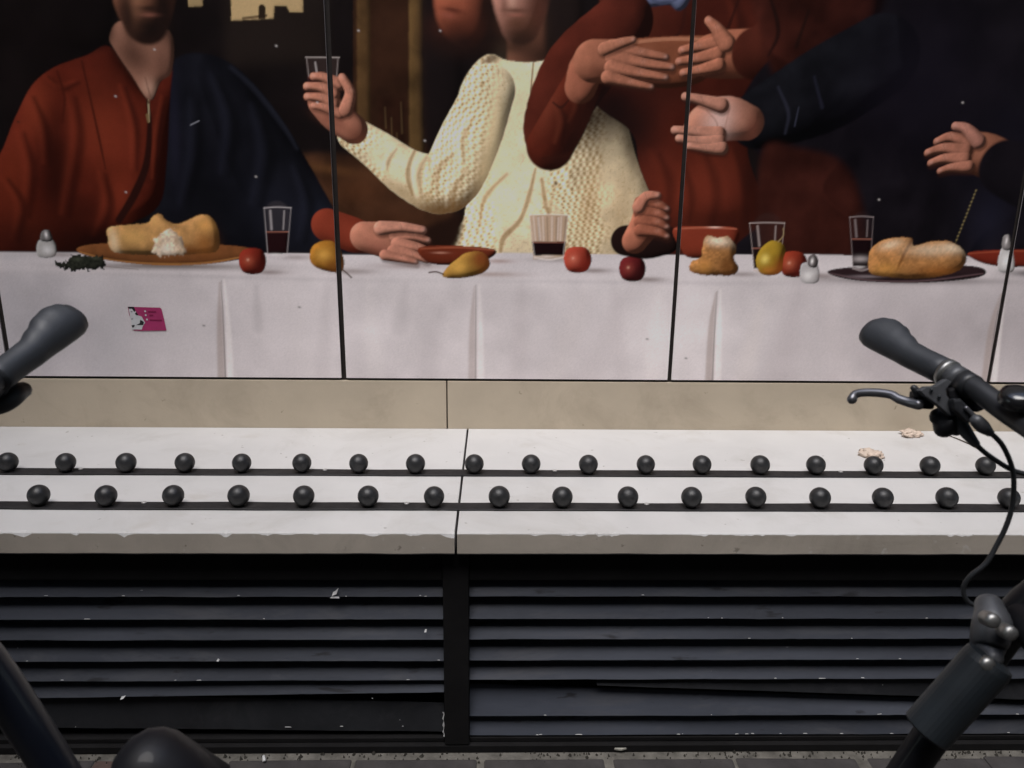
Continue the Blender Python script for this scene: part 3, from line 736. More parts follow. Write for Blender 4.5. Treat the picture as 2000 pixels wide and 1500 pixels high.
('s',[(517,1408,3.1),(544,1323,8.9),(543,1250,3.1)],'5e2618',11.1,0.24750000000000003,1),
('s',[(634,1858,3.9),(669,1781,11.1),(660,1716,3.9)],'220c08',10.0,0.45,1),
('s',[(613,1865,3.1),(647,1788,8.9),(639,1723,3.1)],'5e2618',11.1,0.24750000000000003,1),
('s',[(749,1834,3.9),(742,1757,11.1),(720,1691,3.9)],'220c08',10.0,0.45,1),
('s',[(727,1841,3.1),(721,1764,8.9),(698,1698,3.1)],'5e2618',11.1,0.24750000000000003,1),
('d',(678,1217),126.8,79.2,0,'260e09',0.7,1),
('d',(738,1392),31.7,142.7,-6,'220c08',0.8,1),
('s',[(514,1833,3.2),(505,1756,4.8),(464,1729,3.2)],'2c110c',3.2,0.7,1),
('s',[(666,1861,3.2),(633,1758,4.8)],'230d09',3.2,0.7,1),
('f',[(365,1882),(524,1884),(522,1828),(496,1805),(467,1820),(417,1814),(382,1826)],'5c627a',3.2,19.0,0.8,0,0.2,0),
('s',[(401,1844,3.2),(444,1824,4.0),(486,1833,3.2)],'3a3f52',3.2,0.7,1),
('l',[(348,1779,79.2),(226,1647,98.3),(155,1517,79.2),(148,1450,63.4)],'461c13',3.2,0.75,0.35),
('d',(259,1526),95.1,95.1,0,'150a09',0.9,0),
('l',[(151,1447,66.6),(195,1525,63.4),(241,1620,53.9)],'47190f',4.0,0.8,0.3),
('d',(233,1456),63.4,63.4,40,'1a0c0a',0.8,1),
('s',[(180,1549,3.3),(196,1509,9.5),(183,1453,3.3)],'1a0a07',8.6,0.7,1),
('s',[(162,1556,2.7),(177,1515,7.6),(164,1459,2.7)],'6e3524',9.5,0.385,1),
('s',[(221,1591,2.8),(234,1550,7.9),(218,1509,2.8)],'1a0a07',7.1,0.7,1),
('s',[(206,1596,2.2),(218,1556,6.3),(202,1515,2.2)],'6e3524',7.9,0.385,1),
('d',(142,1565),38.0,95.1,-15,'6e3626',0.6,1),
('d',(260,1512),79.2,95.1,0,'2a120d',0.85,1),
('d',(205,1414),95.1,25.4,6,'2c130e',0.7,1),
('s',[(157,1565,2.4),(180,1552,4.0),(200,1571,2.4)],'2c130e',2.4,0.8,1),
('s',[(131,1413,3.2),(190,1422,3.8),(248,1442,3.2)],'2b120c',3.2,0.7,1),
('d',(330,1554),69.7,69.7,0,'160b0a',0.85,0),
('l',[(233,1607,44.4),(254,1660,50.7),(311,1672,53.9)],'8b5440',3.2,0.6,0),
('n',1,0.08),
('f',[(317,1719),(464,1740),(620,1739),(611,1679),(574,1627),(501,1608),(417,1612),(349,1648)],'70402c',2.5,34.9,0.9,0,0,0),
('n',1,0.08),
('s',[(323,1717,4.0),(464,1734,4.8),(615,1734,4.0)],'a06a50',1.9,0.9,1),
('d',(410,1676),22.2,41.2,-10,'94614c',0.4,1),
('l',[(268,1674,57.1),(332,1677,53.9)],'8d5843',2.5,0.9,0),
('n',1,0.1),
('d',(312,1640),63.4,15.8,-10,'4f2b1e',0.6,1),
('s',[(320,1705,21.0),(400,1691,16.3),(469,1681,12.7)],'2a1510',4.8,0.55,0),
('l',[(317,1711,20.3),(398,1697,14.3),(467,1687,10.1)],'9a634d',1.6,1.0,0),
('n',1,0.14),
('n',0,0.08),
('d',(467,1689),6.5,5.2,0,'c9998a',0.35,1),
('d',(398,1701),8.3,5.8,0,'bf8f7c',0.22,1),
('s',[(394,1706,1.0),(401,1690,1.0)],'5a3226',1.6,0.35,1),
('s',[(321,1679,21.7),(407,1664,17.1),(488,1655,13.3)],'2a1510',4.8,0.55,0),
('l',[(319,1685,21.1),(405,1670,15.0),(486,1661,10.6)],'9a634d',1.6,1.0,0),
('n',1,0.14),
('n',0,0.08),
('d',(486,1663),6.8,5.4,0,'c9998a',0.35,1),
('d',(405,1675),8.7,6.1,0,'bf8f7c',0.22,1),
('s',[(402,1680,1.0),(408,1663,1.0)],'5a3226',1.6,0.35,1),
('s',[(319,1653,21.0),(400,1638,16.3),(473,1628,12.7)],'2a1510',4.8,0.55,0),
('l',[(317,1659,20.3),(398,1644,14.3),(470,1634,10.1)],'9a634d',1.6,1.0,0),
('n',1,0.14),
('n',0,0.08),
('d',(470,1636),6.5,5.2,0,'c9998a',0.35,1),
('d',(398,1648),8.3,5.8,0,'bf8f7c',0.22,1),
('s',[(394,1653,1.0),(401,1637,1.0)],'5a3226',1.6,0.35,1),
('s',[(309,1628,18.6),(376,1613,14.0),(434,1603,10.9)],'2a1510',4.8,0.55,0),
('l',[(307,1634,18.1),(373,1619,12.3),(431,1609,8.7)],'9a634d',1.6,1.0,0),
('n',1,0.14),
('n',0,0.08),
('d',(431,1611),5.6,4.5,0,'c9998a',0.35,1),
('d',(373,1623),7.1,5.0,0,'bf8f7c',0.22,1),
('s',[(370,1628,1.0),(377,1613,1.0)],'5a3226',1.6,0.35,1),
('s',[(297,1700,18.6),(345,1716,15.5),(376,1725,12.4)],'2a1510',4.8,0.55,0),
('l',[(295,1706,18.1),(343,1722,13.6),(373,1730,9.9)],'9f6851',1.6,0.85,0),
('n',1,0.14),
('n',0,0.08),
('d',(373,1733),6.3,5.1,0,'c9998a',0.35,1),
('d',(342,1726),7.9,5.5,0,'bf8f7c',0.22,1),
('s',[(339,1731,1.0),(346,1716,1.0)],'5a3226',1.6,0.35,1),
('l',[(709,1701,63.4),(638,1697,63.4),(595,1692,57.1)],'8f5741',2.5,0.9,0),
('n',1,0.1),
('d',(670,1658),69.7,15.8,0,'4f2b1e',0.6,1),
('s',[(615,1720,21.7),(559,1709,17.1),(514,1700,13.7)],'2a1510',4.8,0.55,0),
('l',[(612,1726,21.1),(556,1715,15.0),(511,1706,10.9)],'98604a',1.6,1.0,0),
('n',1,0.14),
('n',0,0.08),
('d',(511,1709),7.0,5.6,0,'c9998a',0.35,1),
('d',(556,1719),8.7,6.1,0,'bf8f7c',0.22,1),
('s',[(553,1725,1.0),(560,1708,1.0)],'5a3226',1.6,0.35,1),
('s',[(614,1691,21.7),(553,1677,17.1),(507,1671,13.7)],'2a1510',4.8,0.55,0),
('l',[(612,1697,21.1),(550,1683,15.0),(505,1677,10.9)],'98604a',1.6,1.0,0),
('n',1,0.14),
('n',0,0.08),
('d',(504,1679),7.0,5.6,0,'c9998a',0.35,1),
('d',(550,1687),8.7,6.1,0,'bf8f7c',0.22,1),
('s',[(546,1693,1.0),(553,1676,1.0)],'5a3226',1.6,0.35,1),
('s',[(620,1662,21.0),(563,1648,16.3),(521,1642,13.0)],'2a1510',4.8,0.55,0),
('l',[(617,1668,20.3),(561,1654,14.3),(518,1648,10.4)],'98604a',1.6,1.0,0),
('n',1,0.14),
('n',0,0.08),
('d',(518,1650),6.7,5.3,0,'c9998a',0.35,1),
('d',(560,1658),8.3,5.8,0,'bf8f7c',0.22,1),
('s',[(557,1664,1.0),(564,1647,1.0)],'5a3226',1.6,0.35,1),
('s',[(638,1721,24.9),(606,1757,18.6),(582,1777,14.0)],'2a1510',4.8,0.55,0),
('l',[(635,1726,24.1),(604,1762,16.4),(579,1783,11.1)],'a0664f',1.6,0.85,0),
('n',1,0.14),
('n',0,0.08),
('d',(579,1785),7.1,5.7,0,'c9998a',0.35,1),
('d',(603,1767),9.5,6.7,0,'bf8f7c',0.22,1),
('s',[(600,1773,1.0),(607,1755,1.0)],'5a3226',1.6,0.35,1),
('l',[(831,1761,95.1),(751,1707,76.1),(720,1701,69.7)],'3a1810',4.8,0.6,0.3),
('f',[(754,1681),(860,1761),(1008,1724),(1097,2091),(2337,2232),(2685,1116),(811,1099),(837,1292),(748,1434),(683,1503),(691,1586)],'0f0c10',4.8,72.9,0.5,0,0.5,0),
('f',[(626,2154),(1033,2161),(1054,1803),(953,1697),(844,1642),(754,1681)],'30130d',12.7,47.5,0.6,0,0.5,0),
('s',[(736,1862,3.2),(775,1760,6.3),(753,1694,3.2)],'160907',4.8,0.8,1),
('s',[(854,1813,3.2),(830,1721,6.3)],'180a07',4.8,0.8,1),
('l',[(1069,1698,111.0),(934,1616,117.3),(810,1555,98.3),(740,1526,79.2)],'101014',4.8,0.7,0.5),
('s',[(789,1614,3.2),(825,1547,4.8),(822,1491,3.2)],'2c2c38',4.8,0.5,1),
('s',[(888,1642,3.2),(920,1562,4.8)],'242431',4.8,0.5,1),
('s',[(853,1561,1.6),(847,1511,2.2)],'3c3d4c',2.4,0.5,1),
('f',[(760,1435),(865,1450),(1020,1395),(1109,1177),(1102,1116),(810,1114)],'2c120d',12.7,38.0,0.4,0,0.5,0),
('d',(1194,1633),190.2,206.0,0,'131018',0.7,0),
('d',(1462,1443),126.8,190.2,0,'121018',0.7,0),
('d',(1450,1255),63.4,95.1,-10,'171723',0.6,0),
('l',[(711,1518,47.5),(652,1528,60.2),(600,1516,57.1),(575,1499,44.4)],'a06c58',3.2,0.95,0),
('n',1,0.1),
('d',(687,1459),63.4,22.2,0,'50291e',0.65,1),
('d',(727,1504),22.2,47.5,0,'60362a',0.6,1),
('d',(629,1528),41.2,53.9,-10,'c9aaa0',0.75,1),
('s',[(592,1549,1.6),(624,1516,2.2),(624,1475,1.6)],'8a5c4e',2.5,0.5,1),
('s',[(656,1553,1.6),(648,1503,2.2)],'8a5c4e',2.5,0.4,1),
('s',[(637,1557,21.7),(581,1570,17.1),(531,1580,13.3)],'2a1510',4.8,0.55,0),
('l',[(634,1563,21.1),(578,1576,15.0),(528,1586,10.6)],'a67360',1.6,1.0,0),
('n',1,0.14),
('n',0,0.08),
('d',(528,1589),6.8,5.4,0,'c9998a',0.35,1),
('d',(578,1581),8.7,6.1,0,'bf8f7c',0.22,1),
('s',[(574,1587,1.0),(582,1569,1.0)],'5a3226',1.6,0.35,1),
('s',[(635,1480,22.5),(570,1485,17.9),(508,1489,13.9)],'2a1510',4.8,0.55,0),
('l',[(632,1486,21.8),(567,1491,15.7),(505,1496,11.1)],'a67360',1.6,1.0,0),
('n',1,0.14),
('n',0,0.08),
('d',(505,1498),7.1,5.7,0,'c9998a',0.35,1),
('d',(567,1496),9.1,6.4,0,'bf8f7c',0.22,1),
('s',[(563,1502,1.0),(571,1483,1.0)],'5a3226',1.6,0.35,1),
('s',[(636,1458,21.0),(574,1460,16.3),(521,1467,12.7)],'2a1510',4.8,0.55,0),
('l',[(634,1464,20.3),(572,1466,14.3),(518,1474,10.1)],'a67360',1.6,1.0,0),
('n',1,0.14),
('n',0,0.08),
('d',(518,1476),6.5,5.2,0,'c9998a',0.35,1),
('d',(572,1470),8.3,5.8,0,'bf8f7c',0.22,1),
('s',[(568,1476,1.0),(575,1459,1.0)],'5a3226',1.6,0.35,1),
('s',[(647,1441,19.4),(602,1440,14.8),(552,1448,11.5)],'2a1510',4.8,0.55,0),
('l',[(644,1447,18.8),(600,1447,12.9),(549,1454,9.2)],'a67360',1.6,1.0,0),
('n',1,0.14),
('n',0,0.08),
('d',(549,1457),5.9,4.7,0,'c9998a',0.35,1),
('d',(599,1451),7.5,5.3,0,'bf8f7c',0.22,1),
('s',[(596,1456,1.0),(603,1440,1.0)],'5a3226',1.6,0.35,1),
('l',[(1500,1401,57.1),(1412,1437,60.2),(1356,1447,53.9)],'80523f',3.5,0.95,0),
('n',1,0.1),
('d',(1425,1397),63.4,19.0,-10,'3c2018',0.65,1),
('s',[(1362,1464,21.7),(1306,1480,17.1),(1266,1468,13.3)],'2a1510',4.8,0.55,0),
('l',[(1359,1470,21.1),(1302,1486,15.0),(1263,1474,10.6)],'92604e',1.6,1.0,0),
('n',1,0.14),
('n',0,0.08),
('d',(1262,1477),6.8,5.4,0,'c9998a',0.35,1),
('d',(1302,1491),8.7,6.1,0,'bf8f7c',0.22,1),
('s',[(1298,1497,1.0),(1307,1479,1.0)],'5a3226',1.6,0.35,1),
('s',[(1354,1441,21.7),(1290,1449,17.1),(1244,1437,13.3)],'2a1510',4.8,0.55,0),
('l',[(1350,1447,21.1),(1286,1455,15.0),(1241,1443,10.6)],'92604e',1.6,1.0,0),
('n',1,0.14),
('n',0,0.08),
('d',(1240,1446),6.8,5.4,0,'c9998a',0.35,1),
('d',(1286,1460),8.7,6.1,0,'bf8f7c',0.22,1),
('s',[(1282,1466,1.0),(1291,1447,1.0)],'5a3226',1.6,0.35,1),
('s',[(1354,1418,21.0),(1297,1421,16.3),(1257,1409,12.7)],'2a1510',4.8,0.55,0),
('l',[(1351,1425,20.3),(1294,1427,14.3),(1254,1415,10.1)],'92604e',1.6,1.0,0),
('n',1,0.14),
('n',0,0.08),
('d',(1254,1417),6.5,5.2,0,'c9998a',0.35,1),
('d',(1293,1431),8.3,5.8,0,'bf8f7c',0.22,1),
('s',[(1289,1437,1.0),(1298,1419,1.0)],'5a3226',1.6,0.35,1),
('s',[(1370,1399,18.6),(1319,1395,14.0),(1288,1386,10.9)],'2a1510',4.8,0.55,0),
('l',[(1366,1405,18.1),(1316,1402,12.3),(1284,1393,8.7)],'92604e',1.6,1.0,0),
('n',1,0.14),
('n',0,0.08),
('d',(1284,1395),5.6,4.5,0,'c9998a',0.35,1),
('d',(1315,1405),7.1,5.0,0,'bf8f7c',0.22,1),
('s',[(1312,1410,1.0),(1320,1395,1.0)],'5a3226',1.6,0.35,1),
('s',[(1388,1470,21.7),(1346,1503,17.1),(1312,1511,14.0)],'2a1510',4.8,0.55,0),
('l',[(1384,1476,21.1),(1343,1509,15.0),(1309,1517,11.1)],'99695a',1.6,0.85,0),
('n',1,0.14),
('n',0,0.08),
('d',(1309,1519),7.1,5.7,0,'c9998a',0.35,1),
('d',(1342,1514),8.7,6.1,0,'bf8f7c',0.22,1),
('s',[(1338,1520,1.0),(1347,1501,1.0)],'5a3226',1.6,0.35,1),
('l',[(1665,1331,95.1),(1517,1387,82.4),(1472,1406,76.1)],'100d11',6.3,0.4,0.3),
('s',[(1399,1339,1.6),(1383,1269,1.6),(1363,1188,1.6)],'4d432c',1.6,0.6,0),
('d',(1399,1339),2.7,2.7,0,'7d6f4c',0.8,0),
('d',(1396,1328),2.7,2.7,0,'7d6f4c',0.8,0),
('d',(1394,1318),2.7,2.7,0,'7d6f4c',0.8,0),
('d',(1391,1307),2.7,2.7,0,'7d6f4c',0.8,0),
('d',(1388,1296),2.7,2.7,0,'7d6f4c',0.8,0),
('d',(1386,1285),2.7,2.7,0,'7d6f4c',0.8,0),
('d',(1383,1274),2.7,2.7,0,'7d6f4c',0.8,0),
('d',(1381,1263),2.7,2.7,0,'7d6f4c',0.8,0),
('d',(1378,1252),2.7,2.7,0,'7d6f4c',0.8,0),
('d',(1375,1241),2.7,2.7,0,'7d6f4c',0.8,0),
('d',(1373,1230),2.7,2.7,0,'7d6f4c',0.8,0),
('d',(1370,1219),2.7,2.7,0,'7d6f4c',0.8,0),
('d',(1367,1208),2.7,2.7,0,'7d6f4c',0.8,0),
('d',(1365,1197),2.7,2.7,0,'7d6f4c',0.8,0),
('f',[(-2747,1133),(-1442,1134),(-1296,1133),(-1000,1138),(-613,1139),(-404,1135),(47,1146),(547,1144),(898,1151),(1191,1145),(1576,1151),(2987,1165),(3155,681),(-2896,647)],'b5adad',2.5,9.5,0.1,1,0.03,0),
('d',(47,1091),665.7,41.2,0,'d2cbca',0.6,1),
('d',(562,926),190.2,142.7,0,'c6bebd',0.7,1),
('d',(-1327,911),412.1,174.3,0,'949093',0.6,1),  # this dab and the next put edge vignette into the cloth colour
('d',(1381,917),412.1,190.2,0,'8f8789',0.65,1),
('d',(-321,919),174.3,158.5,0,'bdb5b5',0.4,1),
('d',(-2227,904),634.0,317.0,0,'8a8689',0.6,1),
('d',(2336,940),554.8,317.0,0,'857e80',0.6,1),
('f',[(-2754,1110),(-1445,1115),(-614,1123),(47,1129),(808,1132),(1580,1133),(2993,1147),(3008,1103),(1588,1087),(506,1068),(-407,1065),(-1451,1078),(-2763,1080)],'bbb3b3',12.7,9.5,0,1,0,0),
('s',[(-816,1050,1.6),(-827,915,8.7),(-838,724,11.1)],'938580',5.5,0.75,0),
('s',[(-802,1060,1.6),(-802,915,7.9),(-810,724,11.1)],'d0c8c5',5.5,0.6,0),
('s',[(-811,1056,1.1),(-816,915,2.1),(-825,724,2.5)],'6c5f5b',1.6,0.7,0),
('s',[(-64,1045,1.6),(-71,921,8.7),(-73,729,11.1)],'938580',5.5,0.6000000000000001,0),
('s',[(-50,1054,1.6),(-46,921,7.9),(-45,729,11.1)],'d0c8c5',5.5,0.48,0),
('s',[(-59,1051,1.1),(-60,921,2.1),(-61,729,2.5)],'6c5f5b',1.6,0.5599999999999999,0),
('s',[(660,1033,1.6),(654,927,8.7),(660,733,11.1)],'938580',5.5,0.75,0),
('s',[(673,1042,1.6),(679,927,7.9),(688,734,11.1)],'d0c8c5',5.5,0.6,0),
('s',[(664,1039,1.1),(665,927,2.1),(672,733,2.5)],'6c5f5b',1.6,0.7,0),
('s',[(1527,1036,1.6),(1516,934,8.7),(1525,739,11.1)],'938580',5.5,0.75,0),
('s',[(1539,1045,1.6),(1541,934,7.9),(1554,739,11.1)],'d0c8c5',5.5,0.6,0),
('s',[(1531,1042,1.1),(1527,934,2.1),(1538,739,2.5)],'6c5f5b',1.6,0.7,0),
('s',[(2351,1043,1.6),(2324,940,8.7),(2325,744,11.1)],'938580',5.5,0.75,0),
('s',[(2363,1052,1.6),(2350,940,7.9),(2355,744,11.1)],'d0c8c5',5.5,0.6,0),
('s',[(2354,1049,1.1),(2336,940,2.1),(2338,744,2.5)],'6c5f5b',1.6,0.7,0),
('s',[(-1683,1043,1.6),(-1684,908,8.7),(-1689,719,11.1)],'938580',5.5,0.75,0),
('s',[(-1668,1052,1.6),(-1660,909,7.9),(-1662,719,11.1)],'d0c8c5',5.5,0.6,0),
('s',[(-1678,1049,1.1),(-1673,909,2.1),(-1677,719,2.5)],'6c5f5b',1.6,0.7,0),
('s',[(-269,1043,7.6),(-279,982,19.0),(-290,919,22.8)],'948d8d',17.1,0.3,0),
('s',[(263,1017,13.9),(221,888,34.9),(177,755,41.8)],'b7aeac',31.4,0.35,0),
('s',[(400,1049,16.5),(345,905,41.2),(288,756,49.5)],'9c9393',37.1,0.25,0),
('s',[(798,991,10.1),(782,876,25.4),(765,759,30.4)],'bdb4b1',22.8,0.5,0),
('s',[(910,1038,15.2),(893,901,38.0),(876,759,45.6)],'9b9192',34.2,0.3,0),
('s',[(-710,1039,5.1),(-711,978,12.7),(-712,916,15.2)],'8f8888',11.4,0.35,0),
('s',[(-620,1040,12.7),(-598,897,31.7),(-576,750,38.0)],'b4acab',28.5,0.3,0),
('s',[(1125,1055,16.5),(1168,911,41.2),(1213,762,49.5)],'a0979a',37.1,0.3,0),
('s',[(-1084,1051,16.5),(-1139,901,41.2),(-1196,746,49.5)],'a29ea0',37.1,0.3,0),
('s',[(-166,983,10.1),(-191,869,25.4),(-216,752,30.4)],'989091',22.8,0.25,0),
('s',[(-965,1043,11.4),(-963,898,28.5),(-961,748,34.2)],'aaa3a3',25.7,0.4,0),
('s',[(-1278,1046,13.9),(-1321,898,34.9),(-1366,745,41.8)],'9a9496',31.4,0.35,0),
('s',[(-499,1041,7.6),(-515,898,19.0),(-532,750,22.8)],'a09898',17.1,0.35,0),
('s',[(78,1052,8.9),(73,906,22.2),(67,754,26.6)],'a89f9f',20.0,0.35,0),
('s',[(492,1050,8.9),(485,906,22.2),(478,757,26.6)],'c9c0be',20.0,0.4,0),
('s',[(1002,1045,11.4),(1035,905,28.5),(1068,761,34.2)],'b0a7a7',25.7,0.4,0),
('s',[(1377,1042,12.7),(1415,905,31.7),(1454,763,38.0)],'a39b9c',28.5,0.4,0),
('s',[(-378,1048,8.9),(-371,902,22.2),(-365,751,26.6)],'c4bcba',20.0,0.35,0),
('s',[(353,1055,7.6),(372,908,19.0),(391,756,22.8)],'a79e9e',17.1,0.3,0),
('d',(-858,1068),475.5,7.9,-1,'9f9797',0.5,0),
('d',(430,1062),792.5,7.9,0,'a29a9b',0.4,0),
('f',[(-1326,1168),(-1285,1168),(-1285,1124),(-1335,1123)],'97938f',2.4,9.5,0.4,0,0,0),
('d',(-1306,1141),15.8,14.3,0,'c2bebd',0.8,1),
('f',[(-1313,1194),(-1292,1197),(-1288,1168),(-1320,1168)],'5e5a58',1.9,7.9,0.8,0,0,0),
('d',(-1303,1185),4.8,9.5,0,'cfcac8',0.9,1),
('d',(-1264,1127),41.2,6.3,0,'6f605c',0.5,0),
('d',(-959,1097),269.4,11.1,0,'4d403a',0.8,0),
('f',[(-1217,1148),(-1145,1161),(-952,1165),(-761,1158),(-711,1144),(-734,1123),(-855,1104),(-1004,1100),(-1136,1113),(-1207,1130)],'6b4124',2.2,22.2,0.6,0,0,0),
('n',1,0.12),
('s',[(-1213,1136,2.4),(-1121,1113,3.2),(-989,1103,3.8),(-854,1107,3.8),(-730,1129,2.4)],'99683a',2.2,0.75,1),
('f',[(-1127,1181),(-1122,1205),(-1082,1214),(-1013,1220),(-992,1238),(-970,1247),(-946,1224),(-914,1221),(-865,1242),(-836,1245),(-814,1225),(-806,1187),(-812,1146),(-867,1134),(-1001,1129),(-1112,1137)],'a57a4b',2.5,34.9,0.85,0,0.1,1.5),
('n',0,0.08),
('n',1,0.2),
('n',2,0.12),
('d',(-1111,1170),15.8,38.0,0,'d3bd9b',0.7,1),
('d',(-852,1166),31.7,38.0,0,'7c4a20',0.75,0),
('d',(-895,1148),28.5,15.8,0,'6a3d1b',0.7,1),
('d',(-990,1226),28.5,12.7,-20,'c99a5c',0.6,1),
('d',(-1054,1182),47.5,28.5,0,'c69a5a',0.55,1),
('d',(-844,1216),25.4,22.2,0,'cc9450',0.6,1),
('d',(-981,1174),9.5,31.7,-10,'a27a4c',0.5,1),
('f',[(-1006,1135),(-990,1171),(-967,1197),(-942,1206),(-921,1189),(-906,1157),(-902,1136),(-956,1128)],'c9b299',3.2,15.8,0.5,0,0.1,8),
('n',0,0.3),
('n',1,0.2),
('d',(-963,1148),22.2,14.3,0,'dccfc0',0.6,1),
('d',(-931,1171),11.1,14.3,0,'8a6a4e',0.55,1),
('d',(-979,1162),7.9,12.7,0,'9c7c58',0.5,1),
('d',(-922,1145),12.7,9.5,0,'a58a6e',0.5,1),
('f',[(-1288,1106),(-1255,1109),(-1228,1130),(-1190,1125),(-1155,1128),(-1142,1113),(-1138,1092),(-1184,1086),(-1258,1085)],'1f201a',1.9,9.5,0.8,0,0.5,8),
('n',0,0.6),
('d',(-1224,1115),15.8,6.3,0,'44473a',0.6,1),
('d',(-1171,1119),15.8,6.3,0,'3a3d30',0.6,1),
('s',[(-1144,1095,1.6),(-1050,1087,1.3)],'6a5f58',1.6,0.6,0),
('d',(-669,1082),55.6,7.9,0,'6a5a56',0.7,0),
('f',[(-755,1114),(-743,1144),(-712,1152),(-683,1145),(-675,1115),(-688,1084),(-718,1076),(-746,1084)],'6e2318',1.9,32.1,0.9,0,0,0),
('n',1,0.12),
('d',(-698,1100),30.0,30.0,0,'3d110d',0.75,1),
('d',(-727,1116),17.1,17.1,0,'a5563f',0.45,1),
('d',(-728,1118),4.3,4.3,0,'c89a84',0.55,1),
('d',(-584,1126),47.5,7.9,0,'6f605c',0.5,0),
('s',[(-633,1253,34.6),(-636,1201,34.6)],'4a4346',4.8,0.225,0),
('f',[(-669,1201),(-603,1201),(-610,1138),(-670,1137)],'1c0a0c',1.6,12.7,0.3,1,0,0),
('s',[(-668,1199,1.6),(-605,1200,1.6)],'8d5a4c',1.3,0.8,0),
('s',[(-670,1267,1.6),(-632,1270,1.6),(-593,1268,1.6)],'b9b0b0',1.3,0.6,0),
('s',[(-670,1267,1.4),(-669,1131,1.6)],'b9b0b0',1.4,0.35,0),
('s',[(-593,1268,1.4),(-613,1132,1.6)],'b9b0b0',1.4,0.3,0),
('s',[(-653,1259,3.2),(-653,1207,3.2)],'b9b0b0',3.2,0.45,0),
('s',[(-613,1259,2.2),(-619,1207,2.2)],'b9b0b0',2.2,0.4,0),
('s',[(-669,1131,2.9),(-641,1126,3.2),(-613,1132,2.9)],'b9b0b0',1.9,0.6,0),
('d',(-647,1134),16.5,4.0,0,'d8d0cd',0.5,0),
('d',(-421,1087),72.9,9.5,0,'6f605c',0.6,0),
('f',[(-547,1131),(-535,1161),(-501,1176),(-469,1170),(-455,1147),(-447,1114),(-455,1087),(-479,1084),(-517,1092),(-541,1107)],'8e5f22',2.1,28.5,0.8,0,0,0),
('n',1,0.14),
('n',0,0.06),
('d',(-506,1134),22.2,19.0,0,'d0a04e',0.55,1),
('d',(-474,1099),34.9,25.4,-20,'5e3413',0.7,1),
('s',[(-454,1093,2.2),(-440,1081,2.2),(-428,1069,2.2)],'3a2517',1.3,0.95,0),
('l',[(-384,1189,42.8),(-325,1178,50.7),(-278,1163,41.2)],'9c6652',2.2,0.9,0),
('n',1,0.1),
('d',(-344,1145),57.1,12.7,-10,'5b3226',0.6,1),
('s',[(-293,1183,18.6),(-239,1184,15.5),(-198,1172,12.4)],'2a1510',4.8,0.55,0),
('l',[(-295,1190,18.1),(-241,1190,13.6),(-200,1179,9.9)],'a8715d',1.6,1.0,0),
('n',1,0.14),
('n',0,0.08),
('d',(-200,1181),6.3,5.1,0,'c9998a',0.35,1),
('d',(-241,1195),7.9,5.5,0,'bf8f7c',0.22,1),
('s',[(-244,1200,1.0),(-238,1183,1.0)],'5a3226',1.6,0.35,1),
('s',[(-288,1162,19.6),(-228,1151,16.3),(-183,1134,13.0)],'2a1510',4.8,0.55,0),
('l',[(-290,1169,19.0),(-230,1158,14.3),(-185,1140,10.4)],'a8715d',1.6,1.0,0),
('n',1,0.14),
('n',0,0.08),
('d',(-185,1143),6.7,5.3,0,'c9998a',0.35,1),
('d',(-230,1162),8.3,5.8,0,'bf8f7c',0.22,1),
('s',[(-233,1169,1.0),(-227,1150,1.0)],'5a3226',1.6,0.35,1),
('s',[(-300,1141,18.6),(-243,1130,15.5),(-201,1116,12.4)],'2a1510',4.8,0.55,0),
('l',[(-302,1148,18.1),(-245,1137,13.6),(-204,1122,9.9)],'a8715d',1.6,1.0,0),
('n',1,0.14),
('n',0,0.08),
('d',(-204,1125),6.3,5.1,0,'c9998a',0.35,1),
('d',(-245,1141),7.9,5.5,0,'bf8f7c',0.22,1),
('s',[(-248,1147,1.0),(-243,1129,1.0)],'5a3226',1.6,0.35,1),
('s',[(-324,1129,16.8),(-274,1118,14.0),(-235,1109,11.2)],'2a1510',4.8,0.55,0),
('l',[(-327,1136,16.3),(-276,1125,12.3),(-237,1116,8.9)],'a8715d',1.6,1.0,0),
('n',1,0.14),
('n',0,0.08),
('d',(-237,1118),5.7,4.6,0,'c9998a',0.35,1),
('d',(-276,1129),7.1,5.0,0,'bf8f7c',0.22,1),
('s',[(-279,1134,1.0),(-273,1118,1.0)],'5a3226',1.6,0.35,1),
('s',[(-334,1206,21.7),(-274,1210,17.9),(-212,1202,15.5)],'2a1510',4.8,0.55,0),
('l',[(-336,1213,21.1),(-276,1216,15.7),(-214,1208,12.4)],'b07a66',1.6,0.9,0),
('n',1,0.14),
('n',0,0.08),
('d',(-214,1211),7.9,6.3,0,'c9998a',0.35,1),
('d',(-276,1221),9.1,6.4,0,'bf8f7c',0.22,1),
('s',[(-279,1228,1.0),(-274,1208,1.0)],'5a3226',1.6,0.35,1),
('d',(-344,1163),47.5,19.0,-20,'8a5344',0.5,0),
('d',(-255,1104),111.0,9.5,0,'7a6560',0.55,0),
('f',[(-227,1158),(-104,1165),(-2,1154),(-29,1124),(-104,1111),(-195,1113)],'592415',2.1,19.0,0.6,0,0,0),
('s',[(-221,1155,2.5),(-111,1160,2.9),(-8,1153,2.2)],'85452f',1.9,0.8,1),
('d',(-164,1144),22.2,3.2,0,'b07a66',0.7,1),
('d',(9,1121),41.2,6.3,0,'8b6a5e',0.6,0),
('d',(-13,1082),95.1,7.9,0,'8d776e',0.6,0),
('f',[(-159,1077),(-144,1102),(-119,1123),(-89,1144),(-47,1148),(-23,1130),(-20,1106),(-41,1085),(-89,1072),(-135,1069)],'8f6a30',2.1,28.5,0.8,0,0,0),
('n',1,0.14),
('n',0,0.06),
('d',(-110,1102),22.2,19.0,0,'d0a04e',0.55,1),
('d',(-44,1115),34.9,25.4,-20,'5e3413',0.7,1),
